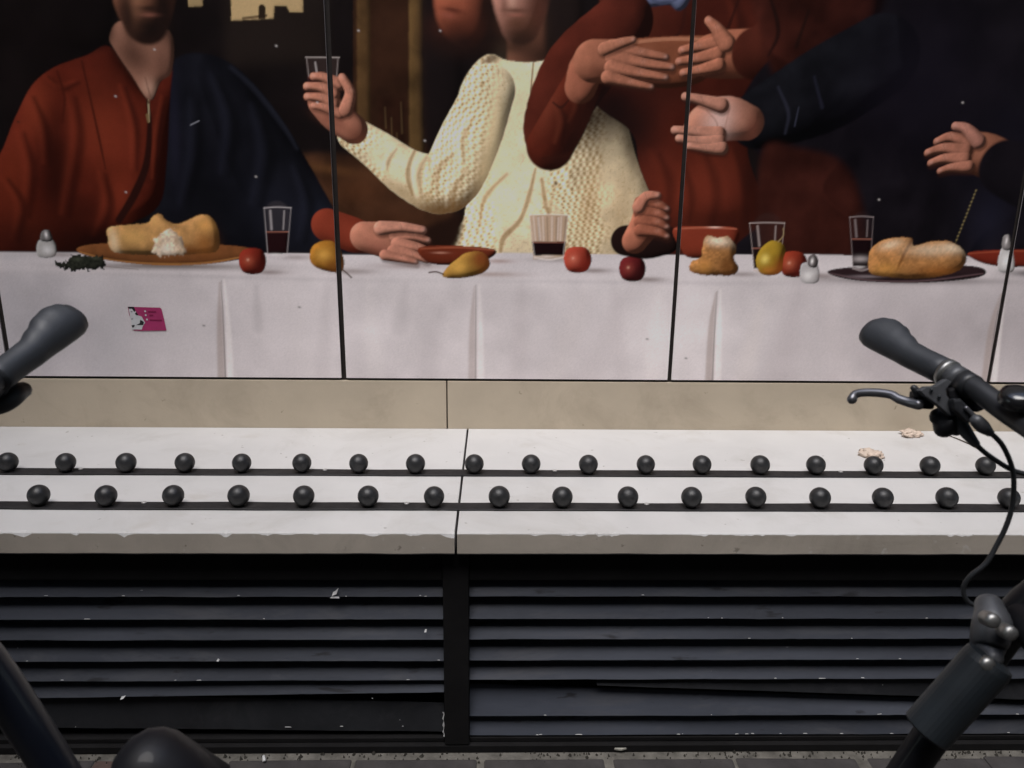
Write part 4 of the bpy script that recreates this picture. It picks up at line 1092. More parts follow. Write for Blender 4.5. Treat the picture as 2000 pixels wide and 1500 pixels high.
('s',[(-156,1081,2.2),(-177,1088,2.2),(-198,1086,2.2)],'3a2517',1.3,0.95,0),
('d',(-47,1133),25.4,25.4,0,'6b2e18',0.7,1),
('d',(175,1126),79.2,7.9,0,'6f605c',0.5,0),
('f',[(96,1255),(209,1256),(201,1129),(110,1128)],'a98f78',2.2,12.7,0.15,1,0,0),
('s',[(108,1250,2.5),(115,1182,2.5)],'c9bbb0',2.2,0.55,1),
('s',[(121,1250,2.5),(127,1182,2.5)],'7c6450',2.2,0.55,1),
('s',[(135,1250,2.5),(139,1182,2.5)],'c9bbb0',2.2,0.55,1),
('s',[(148,1250,2.5),(151,1182,2.5)],'7c6450',2.2,0.55,1),
('s',[(162,1250,2.5),(163,1182,2.5)],'c9bbb0',2.2,0.55,1),
('s',[(175,1250,2.5),(176,1183,2.5)],'7c6450',2.2,0.55,1),
('s',[(189,1250,2.5),(188,1183,2.5)],'c9bbb0',2.2,0.55,1),
('s',[(202,1251,2.5),(200,1183,2.5)],'7c6450',2.2,0.55,1),
('s',[(153,1241,50.6),(155,1179,50.6)],'a5927f',4.8,0.045000000000000005,0),
('f',[(105,1179),(204,1180),(200,1140),(111,1139)],'160709',1.6,12.7,0.3,1,0,0),
('s',[(107,1177,1.6),(202,1178,1.6)],'8d5a4c',1.3,0.8,0),
('s',[(96,1255,1.6),(153,1258,1.6),(209,1256,1.6)],'cfc6c2',1.3,0.6,0),
('s',[(96,1255,1.4),(114,1133,1.6)],'cfc6c2',1.4,0.35,0),
('s',[(209,1256,1.4),(197,1134,1.6)],'cfc6c2',1.4,0.3,0),
('s',[(122,1247,3.2),(129,1185,3.2)],'cfc6c2',3.2,0.45,0),
('s',[(181,1247,2.2),(180,1186,2.2)],'cfc6c2',2.2,0.4,0),
('s',[(114,1133,2.9),(156,1127,3.2),(197,1134,2.9)],'cfc6c2',1.9,0.6,0),
('d',(149,1136),24.1,4.0,0,'d8d0cd',0.5,0),
('d',(291,1096),55.6,7.9,0,'6a5a56',0.7,0),
('f',[(200,1128),(209,1158),(239,1166),(270,1159),(282,1128),(271,1098),(242,1089),(212,1097)],'93392a',1.9,32.1,0.9,0,0,0),
('n',1,0.12),
('d',(260,1114),30.0,30.0,0,'6a2017',0.75,1),
('d',(228,1130),17.1,17.1,0,'c4705a',0.45,1),
('d',(227,1132),4.3,4.3,0,'c89a84',0.55,1),
('d',(454,1071),53.6,7.9,0,'6a5a56',0.7,0),
('f',[(365,1102),(373,1131),(403,1140),(433,1132),(444,1103),(435,1073),(407,1065),(377,1073)],'55181a',1.9,30.9,0.9,0,0,0),
('n',1,0.12),
('d',(423,1089),28.8,28.8,0,'2a0c0d',0.75,1),
('d',(393,1104),16.5,16.5,0,'8c4238',0.45,1),
('d',(392,1106),4.1,4.1,0,'c89a84',0.55,1),
('l',[(381,1185,44.4),(442,1176,44.4),(499,1186,41.2)],'1a0e0c',3.2,0.4,0),
('l',[(408,1185,38.0),(433,1229,42.8),(436,1273,34.9)],'985d48',2.4,0.95,0),
('n',1,0.1),
('s',[(420,1287,18.6),(471,1282,17.1),(498,1270,13.2)],'2a1510',4.8,0.55,0),
('l',[(417,1294,18.1),(468,1288,15.0),(496,1277,10.5)],'87503d',1.6,1.05,0),
('n',1,0.14),
('n',0,0.08),
('d',(496,1279),6.7,5.4,0,'c9998a',0.35,1),
('d',(468,1293),8.7,6.1,0,'bf8f7c',0.22,1),
('s',[(464,1299,1.0),(472,1280,1.0)],'5a3226',1.6,0.35,1),
('s',[(421,1261,18.6),(472,1256,17.1),(500,1244,13.2)],'2a1510',4.8,0.55,0),
('l',[(418,1267,18.1),(470,1262,15.0),(497,1251,10.5)],'87503d',1.6,1.05,0),
('n',1,0.14),
('n',0,0.08),
('d',(497,1253),6.7,5.4,0,'c9998a',0.35,1),
('d',(469,1267),8.7,6.1,0,'bf8f7c',0.22,1),
('s',[(466,1273,1.0),(473,1254,1.0)],'5a3226',1.6,0.35,1),
('s',[(423,1235,18.6),(474,1229,17.1),(502,1218,13.2)],'2a1510',4.8,0.55,0),
('l',[(420,1241,18.1),(471,1236,15.0),(499,1224,10.5)],'87503d',1.6,1.05,0),
('n',1,0.14),
('n',0,0.08),
('d',(499,1227),6.7,5.4,0,'c9998a',0.35,1),
('d',(471,1241),8.7,6.1,0,'bf8f7c',0.22,1),
('s',[(468,1247,1.0),(475,1228,1.0)],'5a3226',1.6,0.35,1),
('s',[(424,1208,18.6),(476,1203,17.1),(504,1191,13.2)],'2a1510',4.8,0.55,0),
('l',[(421,1215,18.1),(473,1209,15.0),(501,1198,10.5)],'87503d',1.6,1.05,0),
('n',1,0.14),
('n',0,0.08),
('d',(501,1200),6.7,5.4,0,'c9998a',0.35,1),
('d',(473,1214),8.7,6.1,0,'bf8f7c',0.22,1),
('s',[(469,1221,1.0),(476,1201,1.0)],'5a3226',1.6,0.35,1),
('s',[(417,1275,20.2),(437,1305,17.1),(469,1308,14.0)],'2a1510',4.8,0.55,0),
('l',[(415,1282,19.6),(434,1311,15.0),(467,1314,11.1)],'a56c58',1.6,0.85,0),
('n',1,0.14),
('n',0,0.08),
('d',(466,1317),7.1,5.7,0,'c9998a',0.35,1),
('d',(434,1316),8.7,6.1,0,'bf8f7c',0.22,1),
('s',[(430,1322,1.0),(437,1303,1.0)],'5a3226',1.6,0.35,1),
('f',[(520,1222),(617,1228),(708,1223),(709,1173),(678,1143),(578,1136),(546,1162)],'6d2c1d',2.2,25.4,0.7,0,0,0),
('s',[(524,1220,2.5),(617,1225,3.2),(705,1222,2.5)],'99543f',1.6,0.8,1),
('d',(641,1226),19.0,2.9,0,'d6b3a4',0.8,1),
('d',(735,1089),57.1,7.9,0,'6f605c',0.6,0),
('f',[(574,1099),(582,1124),(608,1142),(611,1187),(625,1202),(649,1196),(686,1200),(710,1164),(706,1137),(721,1113),(704,1088),(628,1085)],'8f6238',2.5,25.4,0.85,0,0.1,3),
('n',0,0.15),
('n',1,0.2),
('d',(653,1187),38.0,15.8,-5,'d2c0a8',0.9,1),
('n',0,0.12),
('d',(687,1113),25.4,28.5,0,'5a3415',0.7,1),
('d',(619,1112),22.2,22.2,0,'a97438',0.6,1),
('s',[(796,1224,45.3),(801,1168,45.3)],'3a2c2a',4.8,0.18000000000000002,0),
('f',[(757,1167),(846,1168),(848,1108),(767,1107)],'140809',1.6,12.7,0.3,1,0,0),
('s',[(758,1166,1.6),(844,1167,1.6)],'8d5a4c',1.3,0.8,0),
('s',[(743,1239,1.6),(794,1241,1.6),(846,1240,1.6)],'b3a39d',1.3,0.6,0),
('s',[(743,1239,1.4),(770,1101,1.6)],'b3a39d',1.4,0.35,0),
('s',[(846,1240,1.4),(845,1102,1.6)],'b3a39d',1.4,0.3,0),
('s',[(767,1230,3.2),(778,1174,3.2)],'b3a39d',3.2,0.45,0),
('s',[(821,1231,2.2),(823,1174,2.2)],'b3a39d',2.2,0.4,0),
('s',[(770,1101,2.9),(808,1095,3.2),(845,1102,2.9)],'b3a39d',1.9,0.6,0),
('d',(801,1105),21.6,4.0,0,'d8d0cd',0.5,0),
('d',(939,1088),55.6,7.9,0,'6a5a56',0.7,0),
('f',[(844,1120),(851,1151),(882,1159),(913,1151),(927,1121),(919,1090),(890,1082),(859,1089)],'7a2c1c',1.9,32.1,0.9,0,0,0),
('n',1,0.12),
('d',(906,1106),30.0,30.0,0,'481410',0.75,1),
('d',(873,1122),17.1,17.1,0,'b0664c',0.45,1),
('d',(872,1124),4.3,4.3,0,'c89a84',0.55,1),
('f',[(772,1125),(778,1156),(794,1177),(814,1189),(842,1183),(857,1162),(853,1135),(851,1099),(825,1087),(790,1092)],'8f7224',2.1,25.4,0.8,0,0,0),
('n',1,0.1),
('d',(798,1135),12.7,14.3,0,'dcc56a',0.7,1),
('d',(846,1114),25.4,28.5,0,'7d3d18',0.7,1),
('s',[(833,1186,2.1),(846,1204,1.6),(844,1225,1.4)],'8a7550',1.3,0.8,0),
('d',(811,1102),25.4,12.7,0,'a5632a',0.6,1),
('f',[(910,1121),(956,1121),(965,1069),(916,1069)],'9c9796',2.2,9.5,0.4,0,0,0),
('d',(933,1084),19.0,15.8,0,'d3cfcc',0.8,1),
('f',[(927,1139),(944,1151),(958,1133),(954,1112),(932,1115)],'4b4544',1.9,7.9,0.8,0,0,0),
('d',(940,1130),4.8,9.5,0,'d8d2cf',0.9,1),
('d',(985,1085),34.9,9.5,0,'6f605c',0.5,0),
('d',(1232,1075),269.4,11.1,0,'43383a',0.8,0),
('f',[(990,1100),(1056,1113),(1240,1124),(1427,1120),(1470,1102),(1433,1083),(1279,1069),(1123,1071),(1029,1082)],'231719',2.2,15.8,0.5,0,0,0),
('s',[(1000,1094,2.2),(1123,1075,2.5),(1278,1074,2.9),(1461,1098,2.2)],'4e3c3e',1.6,0.8,1),
('d',(1106,1086),47.5,4.8,0,'8e8084',0.5,1),
('s',[(1074,1245,30.6),(1080,1198,30.6)],'34272a',4.8,0.18000000000000002,0),
('f',[(1050,1197),(1111,1198),(1119,1117),(1064,1116)],'120709',1.6,12.7,0.3,1,0,0),
('s',[(1052,1196,1.6),(1109,1196,1.6)],'8d5a4c',1.3,0.8,0),
('s',[(1037,1259,1.6),(1072,1262,1.6),(1107,1260,1.6)],'8f8281',1.3,0.6,0),
('s',[(1037,1259,1.4),(1066,1110,1.6)],'8f8281',1.4,0.35,0),
('s',[(1107,1260,1.4),(1117,1111,1.6)],'8f8281',1.4,0.3,0),
('s',[(1054,1251,3.2),(1064,1203,3.2)],'8f8281',3.2,0.45,0),
('s',[(1091,1251,2.2),(1095,1204,2.2)],'8f8281',2.2,0.4,0),
('s',[(1066,1110,2.9),(1093,1104,3.2),(1117,1111,2.9)],'8f8281',1.9,0.6,0),
('d',(1085,1113),14.6,4.0,0,'d8d0cd',0.5,0),
('d',(1084,1138),25.4,9.5,0,'b5aaa8',0.6,0),
('f',[(1111,1117),(1111,1162),(1141,1192),(1192,1202),(1229,1199),(1241,1178),(1291,1191),(1347,1191),(1391,1165),(1403,1128),(1368,1098),(1277,1081),(1184,1084),(1127,1092)],'98693d',2.4,34.9,0.95,0,0.08,1),
('n',0,0.08),
('n',1,0.2),
('n',2,0.12),
('s',[(1230,1193,3.2),(1212,1148,4.8),(1199,1108,3.2)],'5a3316',4.0,0.8,1),
('d',(1170,1181),34.9,14.3,15,'c8b296',0.75,1),
('d',(1295,1167),79.2,19.0,0,'c5ae92',0.7,1),
('d',(1353,1173),31.7,12.7,-10,'cbb79c',0.7,1),
('d',(1164,1111),41.2,19.0,0,'b5803f',0.6,1),
('d',(1320,1106),63.4,15.8,0,'7d4b20',0.7,1),
('n',0,0.1),
('f',[(1405,1159),(1511,1169),(1697,1168),(1689,1131),(1551,1118),(1456,1129)],'5f2015',2.1,15.8,0.6,0,0,0),
('s',[(1408,1157,2.2),(1542,1166,2.5),(1694,1166,2.2)],'7d3a28',1.6,0.8,1),
('f',[(1504,1172),(1535,1172),(1553,1108),(1506,1108)],'a6a2a0',2.1,9.5,0.4,0,0,0),
('d',(1523,1136),12.7,22.2,0,'cfccca',0.8,1),
('f',[(1504,1208),(1522,1211),(1535,1172),(1507,1172)],'6d6866',1.9,7.9,0.8,0,0,0),
('d',(1515,1196),4.0,12.7,0,'d0cac8',0.8,1),
('d',(1617,1100),95.1,12.7,0,'2a2224',0.8,0),
('d',(1920,1091),55.6,7.9,0,'6a5a56',0.7,0),
('f',[(1820,1123),(1824,1154),(1854,1163),(1887,1155),(1905,1124),(1900,1093),(1871,1084),(1839,1092)],'6e2318',1.9,32.1,0.9,0,0,0),
('n',1,0.12),
('d',(1885,1109),30.0,30.0,0,'3d110d',0.75,1),
('d',(1849,1126),17.1,17.1,0,'a5563f',0.45,1),
('d',(1848,1128),4.3,4.3,0,'c89a84',0.55,1),
('d',(-1537,1071),55.6,7.9,0,'6a5a56',0.7,0),
('f',[(-1619,1103),(-1604,1133),(-1573,1141),(-1545,1133),(-1540,1104),(-1556,1073),(-1586,1065),(-1614,1073)],'7b2c1c',1.9,32.1,0.9,0,0,0),
('n',1,0.12),
('d',(-1564,1089),30.0,30.0,0,'3d110d',0.75,1),
('d',(-1591,1105),17.1,17.1,0,'a5563f',0.45,1),
('d',(-1592,1107),4.3,4.3,0,'c89a84',0.55,1),
('d',(2038,1102),49.5,7.9,0,'6a5a56',0.7,0),
('f',[(1949,1131),(1952,1158),(1978,1166),(2008,1159),(2024,1131),(2020,1104),(1994,1096),(1965,1103)],'8a6a24',1.9,28.5,0.9,0,0,0),
('n',1,0.12),
('d',(2006,1118),26.6,26.6,0,'5c3a14',0.75,1),
('d',(1974,1133),15.2,15.2,0,'c9a850',0.45,1),
('d',(1973,1134),3.8,3.8,0,'c89a84',0.55,1),
('d',(-1058,1565),3.5,2.4,-30,'b5aeaa',0.8,0),
('d',(-938,1687),3.5,2.4,-30,'b5aeaa',0.8,0),
('d',(-1060,1307),3.5,2.4,-30,'b5aeaa',0.8,0),
('d',(-687,1354),3.5,2.4,-30,'b5aeaa',0.8,0),
('d',(-502,1556),3.5,2.4,-30,'b5aeaa',0.8,0),
('d',(-157,1746),3.5,2.4,-30,'b5aeaa',0.8,0),
('d',(1117,1310),3.5,2.4,-30,'b5aeaa',0.8,0),
('d',(-204,1458),3.5,2.4,-30,'b5aeaa',0.8,0),
('d',(1320,1580),3.5,2.4,-30,'b5aeaa',0.8,0),
('d',(-606,1701),3.5,2.4,-30,'b5aeaa',0.8,0),
('d',(-380,1743),3.5,2.4,-30,'b5aeaa',0.8,0),
('d',(-1335,1494),4.8,2.9,-10,'2c2018',0.7,0),
('d',(461,890),4.8,2.9,-10,'2c2018',0.7,0),
('d',(-874,921),4.8,2.9,-10,'2c2018',0.7,0),
('d',(584,831),4.8,2.9,-10,'2c2018',0.7,0),
('d',(-586,979),4.8,2.9,-10,'2c2018',0.7,0),
]

PR = Print(); IMG = PR.run(PRINT)
IMG = np.clip(IMG*GAIN, 0.0, .92)

# ------------------------------------------------------------------ mural: printed panels with open joints
def mural_panel(x0, x1, label):
    i0 = int(math.ceil((x0*1000-MU0)/PITCH)); i1 = int(math.floor((x1*1000-MU0)/PITCH))
    i0, i1 = max(0, i0), min(PR.w-1, i1)
    nx, ny = i1-i0+1, PR.h
    X, Z = np.meshgrid((MU0+np.arange(i0, i1+1)*PITCH)/1000, (MV0+np.arange(ny)*PITCH)/1000)
    Y = np.zeros_like(X)
    front = np.stack([X, Y, Z], -1).reshape(-1, 3)
    back = np.array([(X[0, 0], .008, Z[0, 0]), (X[0, -1], .008, Z[0, 0]), (X[0, -1], .008, Z[-1, 0]), (X[0, 0], .008, Z[-1, 0])])
    V = np.vstack([front, back]); nf = nx*ny
    a = (np.arange(ny-1)[:, None]*nx+np.arange(nx-1)[None]).reshape(-1)
    quads = np.stack([a, a+1, a+1+nx, a+nx], -1)
    bl, br, tr, tl = 0, nx-1, nf-1, nf-nx
    me = bpy.data.meshes.new('mural_panel')
    side = np.array([(bl, nf, nf+1, br), (br, nf+1, nf+2, tr), (tr, nf+2, nf+3, tl), (tl, nf+3, nf, bl), (nf+3, nf+2, nf+1, nf)])
    Q = np.vstack([quads, side]).astype(np.int32)
    me.vertices.add(len(V)); me.vertices.foreach_set('co', V.astype(np.float32).ravel())
    me.loops.add(Q.size); me.loops.foreach_set('vertex_index', Q.ravel())
    me.polygons.add(len(Q)); me.polygons.foreach_set('loop_start', np.arange(0, Q.size, 4, dtype=np.int32))
    me.update(calc_edges=True)
    at = me.attributes.new('print', 'FLOAT_COLOR', 'POINT')
    colr = np.ones((len(V), 4), np.float32); colr[:nf, :3] = IMG[:, i0:i1+1].reshape(-1, 3); colr[nf:, :3] = .05
    at.data.foreach_set('color', colr.ravel())
    me.materials.append(M['print'])
    o = bpy.data.objects.new('mural_panel', me); COL.objects.link(o)
    return tag(o, label, 'mural panel', 'printed mural panels')
J = [-2.469, -1.4691, -.4631, .5369, 1.5365, 2.5365]; G = .0055
for a, b, t in zip(J[:-1], J[1:], (
        'printed mural panel at the far left, only a sliver with white cloth showing',
        'printed mural panel with a diner in a rust top behind a torn loaf',
        'printed mural panel with a diner in a cream cardigan raising a glass',
        'printed mural panel with dark coats and a floury loaf on a plate',
        'printed mural panel at the far right edge, dark above white cloth')):
    mural_panel(a+G, b-G, t)
tag(box('joint_channel', -2.5, 2.6, .0085, .0298, .7545, 2.210, M['joint']), kind='structure')

# ------------------------------------------------------------------ sticker on the cloth
SX, SZ = -1.0925, .905
st = empty('sticker', (SX, -.0012, SZ)); tag(st, 'small torn pink and white sticker stuck on the printed tablecloth', 'sticker')
def card(name, pts, m, dy):
    n = len(pts); V = [(x, -dy, z) for x, z in pts]+[(x, -dy+.0003, z) for x, z in pts]
    F = [tuple(range(n)), tuple(range(2*n-1, n-1, -1))]+[(i, i+n, (i+1) % n+n, (i+1) % n) for i in range(n)]
    return mesh_obj(name, V, F, m, st)
card('card', [(.010, .0), (.0355, -.001), (.1065, .0005), (.1035, .030), (.0985, .066), (.094, .0695), (.060, .070), (.0, .0715), (.001, .050), (.006, .030)], M['pink'], .0003)
card('figure_print', [(.004, .003), (.034, .003), (.037, .012), (.046, .024), (.038, .042), (.028, .046), (.022, .058), (.014, .0695), (.002, .069), (.004, .040), (.006, .020)], M['card_white'], .0008)
card('dark_patch', [(.0, .0716), (.018, .0714), (.022, .062), (.018, .056), (.012, .066), (.003, .066)], M['card_black'], .0012)
card('dark_patch', [(.024, .056), (.029, .046), (.023, .046), (.019, .051)], M['card_black'], .0012)
card('dark_patch', [(.020, .017), (.030, .022), (.033, .033), (.043, .026), (.040, .017)], M['card_black'], .0012)
card('dark_patch', [(.005, .016), (.015, .017), (.012, .011), (.007, .009)], M['card_black'], .0012)
card('grey_patch', [(.007, .058), (.013, .059), (.012, .055), (.008, .055)], M['card_grey'], .0012)
card('grey_patch', [(.006, .036), (.012, .037), (.012, .034), (.007, .033)], M['card_grey'], .0012)
for z, x in ((.0585, .0500), (.0467, .0505), (.0333, .0525)):
    card('dot', [(x+.0028*math.cos(k*math.pi/5), z+.0028*math.sin(k*math.pi/5)) for k in range(10)], M['card_white'], .0010)
for z, x0, x1 in ((.0570, .058, .082), (.0462, .061, .072), (.0320, .061, .096)):
    card('printed_line', [(x0, z-.0018), (x1, z-.0018), (x1, z+.0018), (x0, z+.0018)], M['pink_dark'], .0010)

# ------------------------------------------------------------------ litter on the ledge
def clump(name, c, rx, ry, rz, seed, label):
    root = empty(name, c)
    tag(root, label, 'litter', 'damp tissue scraps on the ledge')
    rnd = random.Random(seed)
    for j in range(7):
        bm = bmesh.new(); bmesh.ops.create_icosphere(bm, subdivisions=3, radius=1.0)
        ox, oy = rnd.uniform(-.55, .55)*rx, rnd.uniform(-.5, .5)*ry; s_ = rnd.uniform(.3, .6) if j else .75
        for v in bm.verts:
            q = v.co.copy(); d = 1+.7*mnoise.noise(q*1.7+Vector((seed, j, 0)))+.22*mnoise.noise(q*4+Vector((j, seed, 2)))
            v.co = Vector((q.x*rx*s_*d+ox, q.y*ry*s_*d+oy, max(0, q.z*.6+.3)*rz*d*(s_+.15)))
        bm_obj('scrap', bm, M['tissue'], root, smooth=True)
    return root
clump('tissue_scrap', (1.294, -0.046, LT+.0004), .034, .026, .020, 3, 'small crumpled beige tissue scrap close to the skirting')
clump('tissue_scrap', (1.083, -0.227, LT+.0004), .040, .036, .024, 9, 'larger torn pinkish tissue scrap behind a ball stud')
tag(tube('twig', [(1.404, -0.030, LT+.0022), (1.425, -0.128, LT+.0030), (1.423, -0.236, LT+.0022)], [.0012, .0018, .0012], M['twig'], n=6, seg=6), 'thin dry twig lying on the ledge below the right handlebar', 'twig')
# ------------------------------------------------------------------ litter and grime at the foot of the vents
gv, gf = [], []
rnd = random.Random(5)
for _ in range(500):
    x = rnd.uniform(-2.3, 2.4); y = -.700-abs(rnd.gauss(0, .016)); r = rnd.uniform(.001, .0035)*(1 if rnd.random() < .9 else 1.7)
    z = .001; n0 = len(gv); a0 = rnd.uniform(0, 6)
    for k in range(5): gv.append((x+r*math.cos(a0+k*1.257)*rnd.uniform(.7, 1.3), y+r*math.sin(a0+k*1.257)*rnd.uniform(.7, 1.3), z-.004))
    gv.append((x+rnd.uniform(-.3, .3)*r, y, z+r*rnd.uniform(.4, 1.0)))
    gf += [(n0+k, n0+(k+1) % 5, n0+5) for k in range(5)]
tag(mesh_obj('grit', gv, gf, mat('grit', (.045, .042, .036), .95, .1, var=.5, vscale=60)), 'dark grit and crumbs swept against the foot of the vents', 'grit', kind='stuff')
def flake(c, pts, m, label, th=.0008, ax='y', cat='paint flake', name='paint_flake', group='pale flecks on the vents'):
    n = len(pts)
    if ax == 'y':     # lies against the tilted slat face (slope of the slats)
        V = [(p[0], p[1]*.6-th, p[1]) for p in pts]+[(p[0], p[1]*.6, p[1]) for p in pts]
    else: V = [(p[0], p[1], th) for p in pts]+[(p[0], p[1], 0) for p in pts]
    F = [tuple(range(n)), tuple(range(2*n-1, n-1, -1))]+[(i, i+n, (i+1) % n+n, (i+1) % n) for i in range(n)]
    return tag(mesh_obj(name, V, F, m, loc=c), label, cat, group)
flake((-0.3664, -0.6940, 0.4321), [(-0.006, -0.006), (0.004, -0.003), (0.008, 0.009), (0.001, 0.003), (-0.004, 0.001)], M['white_bit'], 'bright white paint splash on the top slat left of the post')
flake((-0.3669, -0.6940, 0.4202), [(-0.011, -0.0015), (0.011, -0.002), (0.009, 0.0012), (-0.006, 0.002)], M['white_bit'], 'short white paint streak below the bright splash')
flake((-0.6486, -0.6940, 0.255), [(-0.003, -0.002), (0.002, -0.003), (0.004, 0.001), (0, 0.003)], M['white_bit'], 'round white paint spot low on the left vent')
flake((-0.1599, -0.6940, 0.3327), [(-0.003, -0.003), (0.002, -0.003), (0.003, 0.003), (-0.001, 0.003)], M['white_bit'], 'round white paint spot just left of the black post')
flake((-0.8812, -0.6940, 0.153), [(-0.006, -0.004), (0.001, -0.002), (0.006, 0.004), (-0.004, 0.002)], M['white_bit'], 'angled white scrape on the sagging board of the left vent')
tag(tube('cigarette_butt', [(-0.5519, -0.7197, .0075), (-0.5459, -0.7357, .0075)], .0038, M['white_bit'], seg=10), 'pale cigarette butt on the paving below the left vent', 'cigarette butt')
flake((0.3132, -0.6972, .006), [(-.016,-.004),(.0,-.008),(.014,-.003),(.008,.003),(.0,.010),(-.008,.004)], mat('paper_scrap', (.34, .33, .29), .9, .2, var=.2), 'crumpled pale paper scrap on the paving below the right vent', .004, 'z', 'litter', 'paper_scrap', None)
# pale worn nicks along slat edges, one thin strip of flecks per vent
def nicks(root, x0, x1, edges, seed, n):
    rnd = random.Random(seed); V = []; F = []
    for _ in range(n):
        x = rnd.uniform(x0, x1); z, y = rnd.choice(edges); w = rnd.uniform(.002, .010)*rnd.choice((1, 1, 1, 2)); h = rnd.uniform(.0008, .0018); k = len(V)
        z += rnd.uniform(0, .002)
        V += [(x, y-.0012, z), (x+w, y-.0012, z+rnd.uniform(-.001, .001)), (x+w*.8, y-.0006, z+h), (x+w*.1, y-.0006, z+h*rnd.uniform(.5, 1.3)), (x+w*.5, y+.0004, z+h*.4)]
        F += [(k, k+1, k+2, k+3), (k, k+4, k+1), (k+1, k+4, k+2), (k+2, k+4, k+3), (k+3, k+4, k)]
    o = mesh_obj('worn_nicks', V, F, M['white_bit'], root); w2l(root, o); tag(o, kind='stuff')
nicks(vl, -1.2, -.13, [(z+.0005, -.6905) for z in ZB]+[(.145, -.690)]+[(.062, -.685)]*2, 4, 20)
nicks(vr, -.05, 1.3, [(z+.002, -.6905) for z in ZB]+[(.096, -.690)]+[(.041, -.690)]*7, 6, 34)
_v = []; _fc = []
for k in range(12):
    z = .046+k*.0063; _v += [(-.1215+.002*math.sin(k*2.1), -.7006, z), (-.1190+.0012*math.sin(k*1.3+1), -.7012, z)]
    if k: _fc.append((2*k-2, 2*k-1, 2*k+1, 2*k))
o = mesh_obj('torn_edge', _v, _fc, M['white_bit'], vl); w2l(vl, o)

# ------------------------------------------------------------------ bicycles
def loft_grip(name, pts, prof, side, parent, m):
    """palm grip: oval sections along the bar; prof = (t, half height, half width, shift towards rider)"""
    P = crom(pts, 12); L_ = [0.0]
    for a, b in zip(P[:-1], P[1:]): L_.append(L_[-1]+(b-a).length)
    def at(d):
        for i in range(len(P)-1):
            if L_[i+1] >= d: t = (d-L_[i])/(L_[i+1]-L_[i]); return P[i].lerp(P[i+1], t), (P[i+1]-P[i]).normalized()
        return P[-1], (P[-1]-P[-2]).normalized()
    bm = bmesh.new(); rings = []; seg = 28
    ds = [q[0] for q in prof]
    for i in range(len(prof)*4-3):
        k = min(i//4, len(prof)-2); t = (i-4*k)/4; a, b = prof[k], prof[k+1]; e = t*t*(3-2*t)
        d, hh, hw, sh = [a[j]+(b[j]-a[j])*(t if j == 0 else e) for j in range(4)]
        c, tg = at(max(0, d)); 
        if d < 0: c = c+tg*d
        u = Vector((side, 0, 0)); u = (u-tg*u.dot(tg)).normalized(); v = tg.cross(u); v = v if v.z > 0 else -v
        uu = (u*.80+v*.60).normalized(); vv = (v*.80-u*.60).normalized()
        ring = []
        for s_ in range(seg):
            an = 2*math.pi*s_/seg; ring.append(bm.verts.new(c+uu*(sh+hw*math.cos(an))+vv*(hh*math.sin(an))))
        rings.append(ring)
    for a, b in zip(rings[:-1], rings[1:]):
        for s_ in range(seg): bm.faces.new((a[s_], a[(s_+1) % seg], b[(s_+1) % seg], b[s_]))
    bm.faces.new(rings[0][::-1]); bm.faces.new(rings[-1])
    return bm_obj(name, bm, m, parent, smooth=True)
GRIP = [(-.010, .004, .005, .004), (-.0085, .0090, .0115, .005), (-.004, .0138, .0180, .0065), (.004, .0165, .0222, .008), (.016, .0172, .0238, .0090), (.032, .0168, .0225, .0075), (.048, .0160, .0188, .0040), (.066, .0154, .0160, .0005), (.085, .0152, .0153, .0), (.112, .0152, .0153, .0), (.115, .0125, .0125, .0)]

def wheel(root, name, c, R, spokes=20):
    w = empty(name, c); w.parent = root
    def loc(bm): return bm
    bm_obj('tyre', torus_bm((0, 0, 0), (0, 1, 0), R-.019, .019, 56, 10), M['tyre'], w, smooth=True)
    bm_obj('rim', torus_bm((0, 0, 0), (0, 1, 0), R-.043, .010, 56, 8, squash=1.2), M['rim'], w, smooth=True)
    bm_obj('hub', lathe_bm((0, -.05, 0), (0, 1, 0), [(0, .008), (.012, .008), (.013, .026), (.018, .026), (.02, .016), (.08, .016), (.082, .026), (.087, .026), (.088, .008), (.1, .008)], 16), M['rim'], w, smooth=False)
    sb = None
    for k in range(spokes):
        a = 2*math.pi*k/spokes; sg = 1 if k % 2 else -1; b = a+.35*(1 if k % 4 < 2 else -1)
        sb = tube_bm([(.024*math.cos(a), sg*.034, .024*math.sin(a)), ((R-.047)*math.cos(b), 0, (R-.047)*math.sin(b))], .001, seg=5, bm=sb)
    bm_obj('spokes', sb, M['rim'], w)
    return w

